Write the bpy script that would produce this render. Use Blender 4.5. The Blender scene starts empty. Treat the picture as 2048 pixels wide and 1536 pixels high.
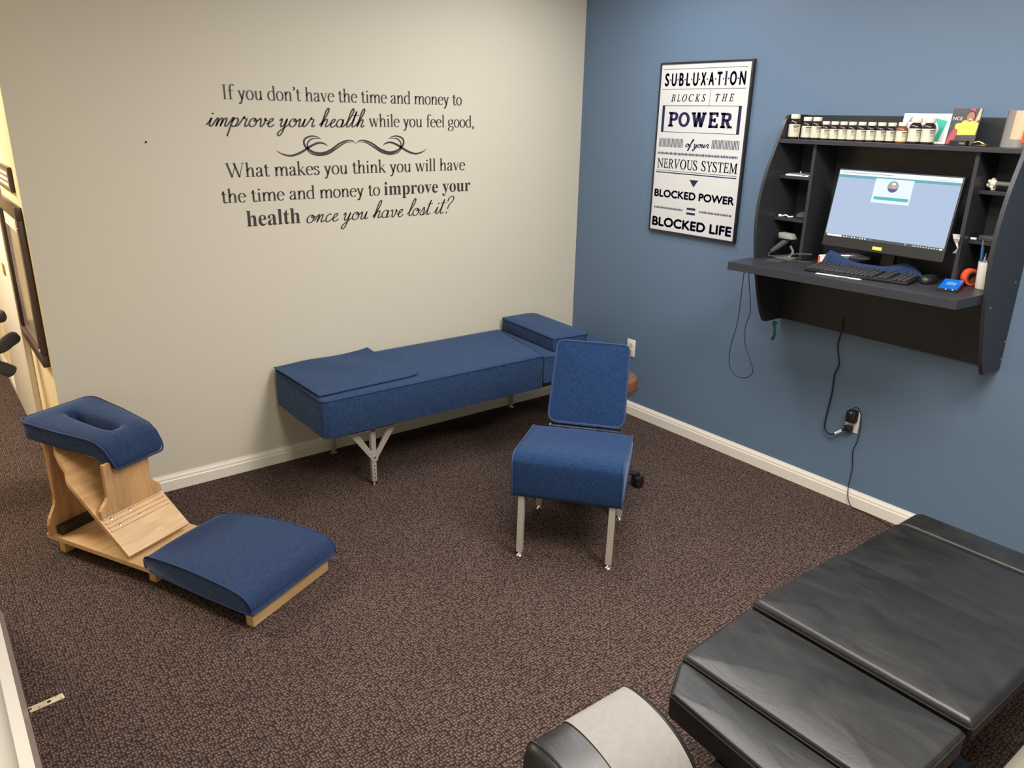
import bpy, bmesh, math, random
from mathutils import Vector, Matrix
random.seed(7)
SC = bpy.context.scene
COL = SC.collection
R = math.radians

# ---------------------------------------------------------------- camera
CAM_F, CAM_P = 1555.79, Vector((-3.56205, -3.88650, 1.85197))
cr = Vector((0.79151696, -0.61086407, 0.01860096))
cu = Vector((0.18675252, 0.2707376, 0.94436468))
cf = Vector((0.58191443, 0.74400688, -0.32837381))
cd = bpy.data.cameras.new('camera'); cam = bpy.data.objects.new('camera', cd); COL.objects.link(cam)
cd.sensor_fit = 'HORIZONTAL'; cd.sensor_width = 36.0; cd.lens = CAM_F / 2048 * 36; cd.clip_start = 0.01
cam.matrix_world = Matrix(((cr.x, cu.x, -cf.x, CAM_P.x), (cr.y, cu.y, -cf.y, CAM_P.y), (cr.z, cu.z, -cf.z, CAM_P.z), (0, 0, 0, 1)))
SC.camera = cam

# ---------------------------------------------------------------- world, exposure, lights
SC.view_settings.view_transform = 'Standard'; SC.view_settings.look = 'None'
SC.view_settings.exposure = 0.12; SC.view_settings.gamma = 1.0; SC.view_settings.use_curve_mapping = False
w = bpy.data.worlds.new('world'); SC.world = w; w.use_nodes = True
w.node_tree.nodes['Background'].inputs[0].default_value = (1, .95, .88, 1)
w.node_tree.nodes['Background'].inputs[1].default_value = 0.05
CEIL = 2.74
def area(name, loc, sx, sy, power, color):
    l = bpy.data.lights.new(name, 'AREA'); l.shape = 'RECTANGLE'; l.size = sx; l.size_y = sy
    l.energy = power; l.color = color
    o = bpy.data.objects.new(name, l); o.location = loc; COL.objects.link(o); return o
# unseen ceiling lamps, some added as fill to match wall brightness: (x, y, size x, size y, power, colour)
UNSEEN_LAMPS = [(-1.30, -1.75, .56, 1.16, 36, (1, .99, .98)), (-2.50, -3.00, .56, 1.16, 43, (1, .95, .87)), (-1.50, -3.45, .56, 1.16, 78, (1, .94, .86)),
            (-.70, -.90, .30, .30, 12, (1, 1, 1)), (-4.25, 1.30, .56, 1.16, 118, (1, .91, .76)), (-4.35, -2.3, .56, 1.16, 30, (1, .88, .70))]
for x, y, sx, sy, p, c in UNSEEN_LAMPS:
    area('unseen_ceiling_lamp', (x, y, CEIL - .05), sx, sy, p, c)

# ---------------------------------------------------------------- mesh helpers
class MB:
    def __init__(s): s.bm = bmesh.new(); s.mi = 0
    def _done(s, nf, M=None, nv=0):
        s.bm.verts.ensure_lookup_table(); s.bm.faces.ensure_lookup_table()
        if M is not None:
            for v in s.bm.verts[nv:]: v.co = M @ v.co
        for f in s.bm.faces[nf:]: f.material_index = s.mi
        return s
    def box(s, x0, x1, y0, y1, z0, z1, bev=0.0, seg=2, M=None):
        t = bmesh.new()
        bmesh.ops.create_cube(t, size=1)
        for v in t.verts:
            v.co = Vector(((x0 + x1) / 2 + v.co.x * (x1 - x0), (y0 + y1) / 2 + v.co.y * (y1 - y0), (z0 + z1) / 2 + v.co.z * (z1 - z0)))
        if bev > 0:
            bmesh.ops.bevel(t, geom=t.edges[:], offset=bev, segments=seg, profile=.5, affect='EDGES')
        s.merge(t, M); return s
    def merge(s, t, M=None):
        mp = {}
        for v in t.verts: mp[v] = s.bm.verts.new(M @ v.co if M is not None else v.co)
        for f in t.faces:
            try:
                g = s.bm.faces.new([mp[v] for v in f.verts]); g.material_index = s.mi
            except ValueError: pass
        t.free(); return s
    def prism(s, poly, a0, a1, axis='z', bev=0.0, M=None):
        """poly in the two other axes (x,y / y,z / x,z), extruded along axis"""
        def p3(p, a):
            return Vector((p[0], p[1], a)) if axis == 'z' else (Vector((a, p[0], p[1])) if axis == 'x' else Vector((p[0], a, p[1])))
        t = bmesh.new()
        A = [t.verts.new(p3(p, a0)) for p in poly]; B = [t.verts.new(p3(p, a1)) for p in poly]
        n = len(poly)
        t.faces.new(A[::-1]); t.faces.new(B)
        for i in range(n): t.faces.new((A[i], A[(i + 1) % n], B[(i + 1) % n], B[i]))
        bmesh.ops.recalc_face_normals(t, faces=t.faces[:])
        if bev > 0:
            bmesh.ops.bevel(t, geom=t.edges[:], offset=bev, segments=2, profile=.5, affect='EDGES')
        s.merge(t, M); return s
    def flat(s, poly, fn):
        vs = [s.bm.verts.new(fn(p)) for p in poly]
        f = s.bm.faces.new(vs); f.material_index = s.mi; return s
    def tube(s, pts, r, n=8, closed=False, cap=True):
        pts = [Vector(p) for p in pts]; m = len(pts); rings = []
        rr = r if isinstance(r, (list, tuple)) else [r] * m
        up = None
        for i, p in enumerate(pts):
            if closed: d = pts[(i + 1) % m] - pts[i - 1]
            else: d = pts[min(i + 1, m - 1)] - pts[max(i - 1, 0)]
            if d.length < 1e-9: d = Vector((0, 0, 1))
            d.normalize()
            if up is None:
                up = Vector((0, 0, 1)) if abs(d.z) < .9 else Vector((1, 0, 0))
            a = d.cross(up)
            if a.length < 1e-6: a = d.cross(Vector((0, 1, 0)))
            a.normalize(); b = a.cross(d).normalized(); up = b
            rings.append([s.bm.verts.new(p + (a * math.cos(2 * math.pi * k / n) + b * math.sin(2 * math.pi * k / n)) * rr[i]) for k in range(n)])
        for i in range(m if closed else m - 1):
            A, B = rings[i], rings[(i + 1) % m]
            for k in range(n):
                f = s.bm.faces.new((A[k], A[(k + 1) % n], B[(k + 1) % n], B[k])); f.material_index = s.mi
        if cap and not closed:
            for rg in (rings[0][::-1], rings[-1]):
                f = s.bm.faces.new(rg); f.material_index = s.mi
        return s
    def lathe(s, prof, c=(0, 0, 0), n=24, M=None):
        c = Vector(c); rings = []
        T = M if M is not None else Matrix.Identity(4)
        for r, z in prof:
            if r < 1e-6: rings.append([s.bm.verts.new(T @ (c + Vector((0, 0, z))))])
            else: rings.append([s.bm.verts.new(T @ (c + Vector((r * math.cos(2 * math.pi * k / n), r * math.sin(2 * math.pi * k / n), z)))) for k in range(n)])
        for A, B in zip(rings, rings[1:]):
            for k in range(n):
                q = [A[k % len(A)], A[(k + 1) % len(A)], B[(k + 1) % len(B)], B[k % len(B)]]
                q2 = []
                for v in q:
                    if v not in q2: q2.append(v)
                if len(q2) > 2:
                    try: f = s.bm.faces.new(q2); f.material_index = s.mi
                    except ValueError: pass
        return s
    def rings(s, loops, cap0=True, cap1=True):
        L = [[s.bm.verts.new(p) for p in lp] for lp in loops]
        for A, B in zip(L, L[1:]):
            n = len(A)
            for k in range(n):
                f = s.bm.faces.new((A[k], A[(k + 1) % n], B[(k + 1) % n], B[k])); f.material_index = s.mi
        if cap0: f = s.bm.faces.new(L[0][::-1]); f.material_index = s.mi
        if cap1: f = s.bm.faces.new(L[-1]); f.material_index = s.mi
        return s
    def build(s, name, mats, parent=None, smooth=38, recalc=True):
        if recalc: bmesh.ops.recalc_face_normals(s.bm, faces=s.bm.faces[:])
        if smooth:
            for f in s.bm.faces: f.smooth = True
            for e in s.bm.edges:
                e.smooth = len(e.link_faces) == 2 and e.calc_face_angle(3.2) < R(smooth)
        me = bpy.data.meshes.new(name); s.bm.to_mesh(me); s.bm.free()
        for m in (mats if isinstance(mats, (list, tuple)) else [mats]): me.materials.append(m)
        o = bpy.data.objects.new(name, me); COL.objects.link(o)
        if parent is not None: o.parent = parent
        return o

def tag(o, label, cat, group=None, kind=None):
    if label: o['label'] = label
    if cat: o['category'] = cat
    if group: o['group'] = group
    if kind: o['kind'] = kind
    return o
def thing(name, label, cat, loc=(0, 0, 0), rz=0, group=None):
    o = bpy.data.objects.new(name, None); COL.objects.link(o); o.empty_display_size = .05
    o.location = loc; o.rotation_euler = (0, 0, rz)
    return tag(o, label, cat, group)
def struct(name, mb, m, parent=None, smooth=0):
    o = mb.build(name, m, parent, smooth)
    if parent is None: o['kind'] = 'structure'
    return o
def copy_tree(o, parent=None):
    c = o.copy(); COL.objects.link(c)
    if parent is not None: c.parent = parent
    for ch in list(o.children): copy_tree(ch, c)
    return c
def catmull(P, k=8, closed=False):
    P = [Vector(p) for p in P]; n = len(P); out = []
    for i in range(n if closed else n - 1):
        if closed: a, b, c, d = P[i - 1], P[i], P[(i + 1) % n], P[(i + 2) % n]
        else:
            b, c = P[i], P[i + 1]; a = P[i - 1] if i else b * 2 - c; d = P[i + 2] if i + 2 < n else c * 2 - b
        for j in range(k):
            t = j / k
            out.append(.5 * ((2 * b) + (c - a) * t + (2 * a - 5 * b + 4 * c - d) * t * t + (3 * b - a - 3 * c + d) * t ** 3))
    if not closed: out.append(P[-1])
    return out
def round_poly(P, r, k=5):
    """2D polygon with rounded corners; r a number or a list"""
    out = []; n = len(P)
    for i in range(n):
        p = Vector(P[i]); a = Vector(P[i - 1]) - p; b = Vector(P[(i + 1) % n]) - p
        rr = r[i] if isinstance(r, (list, tuple)) else r
        if rr <= 0: out.append(p); continue
        ang = a.angle(b); t = min(rr / math.tan(ang / 2), a.length * .45, b.length * .45)
        p0, p1 = p + a.normalized() * t, p + b.normalized() * t
        for j in range(k + 1):
            u = j / k; out.append((1 - u) ** 2 * p0 + 2 * u * (1 - u) * p + u * u * p1)
    return out
def densify(P, step):
    out = []; n = len(P)
    for i in range(n):
        a, b = Vector(P[i]), Vector(P[(i + 1) % n]); m = max(1, int((b - a).length / step))
        for j in range(m): out.append(a + (b - a) * j / m)
    return out
def pillow(mb, outline, z0, z1, crown, er, zf=None, roll=5):
    """upholstered block: straight sides, rolled upper edge of radius er, slightly crowned top"""
    c = sum((Vector(p) for p in outline), Vector((0, 0))) / len(outline)
    zf = zf or (lambda x, y: 0)
    rad = sum((Vector(p) - c).length for p in outline) / len(outline)
    loops = []
    def ring(sc, z): return [Vector((c.x + (p[0] - c.x) * sc, c.y + (p[1] - c.y) * sc, 0)) for p in outline], z
    spec = [(1 - er * .35 / rad, z0), (1, z0 + er * .35)]
    for j in range(roll + 1):
        a = math.pi / 2 * j / roll
        spec.append((1 - er * (1 - math.cos(a)) / rad, z1 - er + er * math.sin(a)))
    s1 = spec[-1][0]
    for u in (.9, .78, .62, .45, .28, .12):
        spec.append((s1 * u, z1 + crown * (1 - u ** 2.4)))
    for sc, z in spec:
        lp = ring(sc, z)[0]
        for v in lp: v.z = z + (zf(v.x, v.y) if z > z0 + er else 0)
        loops.append(lp)
    mb.rings(loops); return mb
def piping(mb, outline, z, r=.004, zf=None):
    mb.tube([Vector((p[0], p[1], z + (zf(p[0], p[1]) if zf else 0))) for p in outline], r, 6, closed=True); return mb

# ---------------------------------------------------------------- materials
def srgb(r, g, b):
    f = lambda v: (v / 255 / 12.92) if v / 255 <= .04045 else ((v / 255 + .055) / 1.055) ** 2.4
    return (f(r), f(g), f(b), 1)
def mat(name, col, rough=.6, metal=0.0, spec=.5, emit=None, es=1.0, var=0, vscale=20, bump=0, bscale=200, bdist=.001, stretch=(1, 1, 1), sheen=0):
    m = bpy.data.materials.new(name); m.use_nodes = True; nt = m.node_tree; b = nt.nodes['Principled BSDF']
    b.inputs['Base Color'].default_value = col; b.inputs['Roughness'].default_value = rough
    b.inputs['Metallic'].default_value = metal; b.inputs['Specular IOR Level'].default_value = spec
    if sheen: b.inputs['Sheen Weight'].default_value = sheen; b.inputs['Sheen Roughness'].default_value = .5
    if emit: b.inputs['Emission Color'].default_value = emit; b.inputs['Emission Strength'].default_value = es
    if var or bump:
        tc = nt.nodes.new('ShaderNodeTexCoord'); mp = nt.nodes.new('ShaderNodeMapping'); mp.inputs['Scale'].default_value = stretch
        nt.links.new(tc.outputs['Object'], mp.inputs['Vector'])
    if var:
        n = nt.nodes.new('ShaderNodeTexNoise'); n.inputs['Scale'].default_value = vscale; n.inputs['Detail'].default_value = 5
        nt.links.new(mp.outputs[0], n.inputs['Vector'])
        rp = nt.nodes.new('ShaderNodeValToRGB'); rp.color_ramp.elements[0].position = .3; rp.color_ramp.elements[1].position = .7
        rp.color_ramp.elements[0].color = tuple(c * (1 - var) for c in col[:3]) + (1,); rp.color_ramp.elements[1].color = tuple(min(1, c * (1 + var)) for c in col[:3]) + (1,)
        nt.links.new(n.outputs['Fac'], rp.inputs['Fac']); nt.links.new(rp.outputs['Color'], b.inputs['Base Color'])
    if bump:
        n2 = nt.nodes.new('ShaderNodeTexNoise'); n2.inputs['Scale'].default_value = bscale; n2.inputs['Detail'].default_value = 3
        nt.links.new(mp.outputs[0], n2.inputs['Vector'])
        bp = nt.nodes.new('ShaderNodeBump'); bp.inputs['Strength'].default_value = bump; bp.inputs['Distance'].default_value = bdist
        nt.links.new(n2.outputs['Fac'], bp.inputs['Height']); nt.links.new(bp.outputs['Normal'], b.inputs['Normal'])
    return m
def fabric(name, c0, c1):
    """heathered woven cloth: crossed stretched noises pick between two thread colours"""
    m = bpy.data.materials.new(name); m.use_nodes = True; nt = m.node_tree; b = nt.nodes['Principled BSDF']
    b.inputs['Roughness'].default_value = .92; b.inputs['Specular IOR Level'].default_value = .2
    b.inputs['Sheen Weight'].default_value = .25; b.inputs['Sheen Roughness'].default_value = .4; b.inputs['Sheen Tint'].default_value = (.5, .65, .95, 1)
    tc = nt.nodes.new('ShaderNodeTexCoord'); outs = []
    for sc in ((60, 420, 420), (420, 60, 60)):
        mp = nt.nodes.new('ShaderNodeMapping'); mp.inputs['Scale'].default_value = sc; nt.links.new(tc.outputs['Object'], mp.inputs['Vector'])
        n = nt.nodes.new('ShaderNodeTexNoise'); n.inputs['Scale'].default_value = 1; n.inputs['Detail'].default_value = 2; nt.links.new(mp.outputs[0], n.inputs['Vector']); outs.append(n)
    ad = nt.nodes.new('ShaderNodeMath'); ad.operation = 'ADD'; nt.links.new(outs[0].outputs['Fac'], ad.inputs[0]); nt.links.new(outs[1].outputs['Fac'], ad.inputs[1])
    rp = nt.nodes.new('ShaderNodeValToRGB'); rp.color_ramp.elements[0].position = .38; rp.color_ramp.elements[1].position = .62
    hf = nt.nodes.new('ShaderNodeMath'); hf.operation = 'MULTIPLY'; hf.inputs[1].default_value = .5; nt.links.new(ad.outputs[0], hf.inputs[0])
    rp.color_ramp.elements[0].color = c0; rp.color_ramp.elements[1].color = c1
    nt.links.new(hf.outputs[0], rp.inputs['Fac']); nt.links.new(rp.outputs['Color'], b.inputs['Base Color'])
    bp = nt.nodes.new('ShaderNodeBump'); bp.inputs['Strength'].default_value = .35; bp.inputs['Distance'].default_value = .001
    nt.links.new(hf.outputs[0], bp.inputs['Height']); nt.links.new(bp.outputs['Normal'], b.inputs['Normal'])
    return m
def carpet_mat():
    m = bpy.data.materials.new('loop_carpet'); m.use_nodes = True; nt = m.node_tree; b = nt.nodes['Principled BSDF']
    b.inputs['Roughness'].default_value = .95; b.inputs['Specular IOR Level'].default_value = .1
    tc = nt.nodes.new('ShaderNodeTexCoord'); mp = nt.nodes.new('ShaderNodeMapping'); mp.inputs['Scale'].default_value = (105, 84, 84); mp.inputs['Rotation'].default_value = (0, 0, R(0))
    nt.links.new(tc.outputs['Object'], mp.inputs['Vector'])
    v = nt.nodes.new('ShaderNodeTexVoronoi'); v.voronoi_dimensions = '2D'; v.inputs['Scale'].default_value = 1; v.inputs['Randomness'].default_value = .6
    nt.links.new(mp.outputs[0], v.inputs['Vector'])
    rp = nt.nodes.new('ShaderNodeValToRGB'); e = rp.color_ramp.elements
    e[0].position = .08; e[0].color = srgb(117, 99, 93); e[1].position = .66; e[1].color = srgb(44, 34, 31)
    x = e.new(.30); x.color = srgb(73, 59, 54)
    nt.links.new(v.outputs['Distance'], rp.inputs['Fac'])
    # per-loop tone and broad wear
    hs = nt.nodes.new('ShaderNodeSeparateColor'); nt.links.new(v.outputs['Color'], hs.inputs[0])
    mr = nt.nodes.new('ShaderNodeMapRange'); mr.inputs['To Min'].default_value = .66; mr.inputs['To Max'].default_value = 1.28; nt.links.new(hs.outputs[0], mr.inputs['Value'])
    n = nt.nodes.new('ShaderNodeTexNoise'); n.inputs['Scale'].default_value = 2.2; n.inputs['Detail'].default_value = 4; nt.links.new(tc.outputs['Object'], n.inputs['Vector'])
    mr2 = nt.nodes.new('ShaderNodeMapRange'); mr2.inputs['To Min'].default_value = .85; mr2.inputs['To Max'].default_value = 1.15; nt.links.new(n.outputs['Fac'], mr2.inputs['Value'])
    mu = nt.nodes.new('ShaderNodeMath'); mu.operation = 'MULTIPLY'; nt.links.new(mr.outputs[0], mu.inputs[0]); nt.links.new(mr2.outputs[0], mu.inputs[1])
    mx = nt.nodes.new('ShaderNodeMix'); mx.data_type = 'RGBA'; mx.blend_type = 'MULTIPLY'; mx.inputs['Factor'].default_value = 1
    nt.links.new(rp.outputs['Color'], mx.inputs['A']); nt.links.new(mu.outputs[0], mx.inputs['B']); nt.links.new(mx.outputs['Result'], b.inputs['Base Color'])
    bp = nt.nodes.new('ShaderNodeBump'); bp.invert = True; bp.inputs['Strength'].default_value = .5; bp.inputs['Distance'].default_value = .003
    nt.links.new(v.outputs['Distance'], bp.inputs['Height']); nt.links.new(bp.outputs['Normal'], b.inputs['Normal'])
    return m
def leather_mat():
    m = bpy.data.materials.new('black_leather'); m.use_nodes = True; nt = m.node_tree; b = nt.nodes['Principled BSDF']
    tc = nt.nodes.new('ShaderNodeTexCoord')
    n = nt.nodes.new('ShaderNodeTexNoise'); n.inputs['Scale'].default_value = 7; n.inputs['Detail'].default_value = 6; n.inputs['Distortion'].default_value = 1.2
    mp = nt.nodes.new('ShaderNodeMapping'); mp.inputs['Scale'].default_value = (1.6, .7, 1); nt.links.new(tc.outputs['Object'], mp.inputs['Vector']); nt.links.new(mp.outputs[0], n.inputs['Vector'])
    rp = nt.nodes.new('ShaderNodeValToRGB'); rp.color_ramp.elements[0].color = (.006, .006, .006, 1); rp.color_ramp.elements[1].color = (.015, .0145, .014, 1)
    rp.color_ramp.elements[0].position = .3; rp.color_ramp.elements[1].position = .75
    nt.links.new(n.outputs['Fac'], rp.inputs['Fac']); nt.links.new(rp.outputs['Color'], b.inputs['Base Color'])
    mr = nt.nodes.new('ShaderNodeMapRange'); mr.inputs['To Min'].default_value = .33; mr.inputs['To Max'].default_value = .48; nt.links.new(n.outputs['Fac'], mr.inputs['Value']); nt.links.new(mr.outputs[0], b.inputs['Roughness'])
    v = nt.nodes.new('ShaderNodeTexVoronoi'); v.feature = 'DISTANCE_TO_EDGE'; v.inputs['Scale'].default_value = 330; nt.links.new(tc.outputs['Object'], v.inputs['Vector'])
    b1 = nt.nodes.new('ShaderNodeBump'); b1.inputs['Strength'].default_value = .35; b1.inputs['Distance'].default_value = .005; nt.links.new(n.outputs['Fac'], b1.inputs['Height'])
    b2 = nt.nodes.new('ShaderNodeBump'); b2.inputs['Strength'].default_value = .2; b2.inputs['Distance'].default_value = .0008; nt.links.new(v.outputs['Distance'], b2.inputs['Height'])
    nt.links.new(b1.outputs['Normal'], b2.inputs['Normal']); nt.links.new(b2.outputs['Normal'], b.inputs['Normal'])
    b.inputs['Specular IOR Level'].default_value = .55
    return m
def wood_mat(name, a, c, axis=(1, 1, 1), planks=0):
    m = bpy.data.materials.new(name); m.use_nodes = True; nt = m.node_tree; b = nt.nodes['Principled BSDF']
    b.inputs['Roughness'].default_value = .38
    tc = nt.nodes.new('ShaderNodeTexCoord'); mp = nt.nodes.new('ShaderNodeMapping'); mp.inputs['Scale'].default_value = axis; nt.links.new(tc.outputs['Object'], mp.inputs['Vector'])
    n = nt.nodes.new('ShaderNodeTexNoise'); n.inputs['Scale'].default_value = 6; n.inputs['Detail'].default_value = 6; n.inputs['Distortion'].default_value = .6; nt.links.new(mp.outputs[0], n.inputs['Vector'])
    rp = nt.nodes.new('ShaderNodeValToRGB'); rp.color_ramp.elements[0].color = a; rp.color_ramp.elements[1].color = c; rp.color_ramp.elements[0].position = .3; rp.color_ramp.elements[1].position = .7
    nt.links.new(n.outputs['Fac'], rp.inputs['Fac']); out = rp.outputs['Color']
    if planks:
        sx = nt.nodes.new('ShaderNodeSeparateXYZ'); nt.links.new(tc.outputs['Object'], sx.inputs[0])
        mu = nt.nodes.new('ShaderNodeMath'); mu.operation = 'MULTIPLY'; mu.inputs[1].default_value = planks; nt.links.new(sx.outputs['X'], mu.inputs[0])
        fl = nt.nodes.new('ShaderNodeMath'); fl.operation = 'FLOOR'; nt.links.new(mu.outputs[0], fl.inputs[0])
        wn = nt.nodes.new('ShaderNodeTexWhiteNoise'); wn.noise_dimensions = '1D'; nt.links.new(fl.outputs[0], wn.inputs['W'])
        mr = nt.nodes.new('ShaderNodeMapRange'); mr.inputs['To Min'].default_value = .84; mr.inputs['To Max'].default_value = 1.08; nt.links.new(wn.outputs['Value'], mr.inputs['Value'])
        mx = nt.nodes.new('ShaderNodeMix'); mx.data_type = 'RGBA'; mx.blend_type = 'MULTIPLY'; mx.inputs['Factor'].default_value = 1
        nt.links.new(out, mx.inputs['A']); nt.links.new(mr.outputs[0], mx.inputs['B']); out = mx.outputs['Result']
    nt.links.new(out, b.inputs['Base Color']); return m

M = dict(
    carpet=carpet_mat(), leather=leather_mat(),
    beige=mat('beige_paint', srgb(200, 193, 177), .55, spec=.3, bump=.12, bscale=260, bdist=.0006),
    hallpaint=mat('cream_paint', srgb(226, 208, 168), .6, spec=.3),
    bluewall=mat('blue_paint', srgb(94, 114, 137), .48, spec=.35, bump=.15, bscale=260, bdist=.0006),
    white=mat('white_gloss_trim', srgb(226, 219, 206), .35),
    ceiling=mat('ceiling_white', srgb(228, 224, 215), .9),
    fabric=fabric('blue_woven_fabric', srgb(28, 45, 74), srgb(47, 71, 108)), chairfab=fabric('chair_blue_fabric', srgb(16, 37, 70), srgb(32, 58, 98)), chairpipe=mat('chair_piping', srgb(36, 58, 94), .85),
    navy=fabric('dark_blue_fabric', srgb(27, 40, 67), srgb(39, 57, 91)),
    pipe=mat('blue_piping', srgb(30, 50, 88), .8),
    birch=wood_mat('birch_plywood', srgb(184, 142, 96), srgb(206, 170, 124), (1.2, 1.2, 9)),
    birchx=wood_mat('birch_board', srgb(188, 148, 102), srgb(212, 178, 132), (1, 14, 14), 0),
    birchp=wood_mat('birch_panel', srgb(174, 132, 88), srgb(198, 158, 112), (7, 7, 1), 14),
    steel=mat('satin_grey_steel', srgb(186, 178, 168), .42, .35),
    chrome=mat('chrome', (.8, .8, .8, 1), .12, 1),
    darkmetal=mat('dark_steel', srgb(62, 60, 56), .4, .7),
    black=mat('black_laminate', srgb(43, 45, 50), .42, spec=.4, var=.12, vscale=30, stretch=(1, 1, 12)),
    blackp=mat('black_plastic', srgb(24, 24, 26), .45), greyp=mat('grey_plastic', srgb(110, 108, 104), .5),
    foam=mat('grey_foam', srgb(70, 70, 74), .9), brown=mat('brown_leather', srgb(104, 64, 46), .42, var=.25, vscale=14),
    cream=mat('cream_plastic', srgb(208, 202, 184), .5, spec=.3), label=mat('label_paper', srgb(192, 189, 170), .6, spec=.25), ink=mat('label_ink', srgb(58, 64, 60), .7),
    amber=mat('dark_glass', srgb(40, 28, 34), .12), brownglass=mat('brown_glass', srgb(120, 66, 36), .15),
    vinyl=mat('black_vinyl', srgb(52, 47, 45), .5), navyink=mat('navy_ink', srgb(36, 34, 72), .6, spec=.2), poster=mat('poster_paper', srgb(203, 203, 202), .4, spec=.3),
    frame=mat('black_frame', srgb(34, 36, 42), .35), pframe=mat('walnut_frame', srgb(74, 58, 50), .35), glass=mat('picture_print', srgb(150, 140, 130), .12, var=.45, vscale=5),
    paper=mat('white_paper', srgb(238, 234, 228), .7), bedpaper=mat('bed_paper', srgb(127, 124, 119), .75, var=.06, vscale=60, bump=.15, bscale=120),
    teal=mat('teal_card', srgb(44, 160, 140), .6), yellow=mat('yellow_sticker', srgb(214, 190, 70), .6), orange=mat('orange_tape', srgb(235, 84, 50), .5),
    green=mat('green_cloth', srgb(34, 100, 78), .8), brass=mat('brass', srgb(200, 170, 90), .3, 1), plateal=mat('aluminium', srgb(214, 206, 184), .35, .6, var=.15, vscale=60),
    silver=mat('silver', srgb(170, 176, 186), .28, .7), penblue=mat('pen_blue', srgb(50, 92, 150), .35), penred=mat('pen_dark_red', srgb(90, 40, 50), .35), lime=mat('highlighter', srgb(190, 200, 60), .4),
    skin=mat('print_skin', srgb(150, 96, 74), .4), shirt=mat('print_yellow', srgb(220, 186, 70), .4), night=mat('print_dark', srgb(50, 46, 54), .4), red=mat('print_red', srgb(168, 60, 66), .4), tan=mat('print_tan', srgb(196, 160, 128), .4),
    purple=mat('print_purple', srgb(120, 100, 150), .5), greytag=mat('grey_tag', srgb(156, 152, 145), .6), bone=mat('bone_white', srgb(216, 210, 196), .5),
)
def glow(name, c, s=1.0): return mat(name, (0, 0, 0, 1), .3, emit=srgb(*c), es=s * .86)

# ---------------------------------------------------------------- the room
struct('floor', MB().box(-5.6, .12, -5.2, 4.2, -.1, 0), M['carpet'])
struct('ceiling', MB().box(-5.6, .12, -5.2, 4.2, CEIL, CEIL + .1), M['ceiling'])
struct('wall_north', MB().box(-3.149, .12, 0, .12, 0, CEIL), M['beige'])
struct('wall_east', MB().box(0, .12, -5.2, 0, 0, CEIL), M['bluewall'])
struct('wall_hallway', MB().box(-3.15, -3.03, .0005, 4.2, 0, CEIL), M['hallpaint'])
struct('wall_south', MB().box(-5.6, .12, -5.3, -5.2, 0, CEIL), M['beige'])
struct('wall_far', MB().box(-5.6, -3.15, 4.2, 4.3, 0, CEIL), M['hallpaint'])
struct('wall_outer', MB().box(-5.7, -5.6, -5.3, 4.3, 0, CEIL), M['hallpaint'])
struct('wall_west', MB().box(-3.72, -3.586, -3.3, -.72, 0, CEIL), M['beige'])
def base_profile(t=.014, h=.085):
    return [(0, 0), (t, 0), (t, h * .62), (t * .8, h * .68), (t * .75, h * .8), (t * .4, h * .93), (t * .3, h), (0, h)]
p = base_profile()
struct('baseboard_north', MB().prism([(-a, z) for a, z in p], -3.13, 0, 'x'), M['white'])
struct('baseboard_east', MB().prism([(-a, z) for a, z in p], -5.2, -.0145, 'y'), M['white'])
# near-wall skirting: flat face at the carpet, broad moulded cream cap above
struct('baseboard_west', MB().prism([(-3.586, .02), (-3.556, .02), (-3.5515, .05), (-3.5515, .10), (-3.586, .125)], -3.3, -.72, 'y'), M['white'])

struct('painted_reflection_1', MB().prism([(-3.556, 0), (-3.5345, 0), (-3.5345, .010), (-3.5515, .048), (-3.556, .048)], -3.3, -.72, 'y'), mat('taupe_carpet_reflection', srgb(150, 132, 124), .3))  # taupe colour paints the carpet's reflection in the glossy skirting foot
# hallway door (only its near casing and a slice of the leaf show)
d1 = thing('door_1', None, None); d1['kind'] = 'structure'
c = MB(); c.box(-3.18, -3.15, .7425, .80, 0, 2.1, .004); c.box(-3.175, -3.15, .80, .86, 0, 2.1, .004)
c.build('casing', M['white'], d1)
MB().box(-3.168, -3.15, .86, 1.95, 0.01, 2.05, .004).build('leaf', M['white'], d1)
hb = MB(); hb.box(-3.174, -3.166, 1.08, 1.16, .97, 1.03, .002); hb.build('strike_plate', M['brass'], d1)
struct('baseboard_hallway', MB().prism([(-3.15 - a, z) for a, z in p], 1.96, 4.2, 'y'), M['white'])

# housings for the unseen ceiling lamps, added fill ones included
for i, (x, y, sx, sy, pw, cc) in enumerate(UNSEEN_LAMPS):
    t = thing('unseen_ceiling_light', None, None, (x, y, CEIL)); t['kind'] = 'structure'
    f = MB(); a, b = sx / 2 + .03, sy / 2 + .03
    f.box(-a, a, -b, -b + .03, -.04, 0, .003); f.box(-a, a, b - .03, b, -.04, 0, .003); f.box(-a, -a + .03, -b + .03, b - .03, -.04, 0, .003); f.box(a - .03, a, -b + .03, b - .03, -.04, 0, .003)
    f.build('frame', M['white'], t)
    MB().box(-sx / 2, sx / 2, -sy / 2, sy / 2, -.02, -.002).build('unseen_lamp_diffuser', M['ceiling'], t)

# ---------------------------------------------------------------- lettering
def ell(cx, cy, rx, ry, a0, a1, n=16):
    return [(cx + rx * math.cos(R(a0 + (a1 - a0) * i / n)), cy + ry * math.sin(R(a0 + (a1 - a0) * i / n))) for i in range(n + 1)]
X_ = .65
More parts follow.
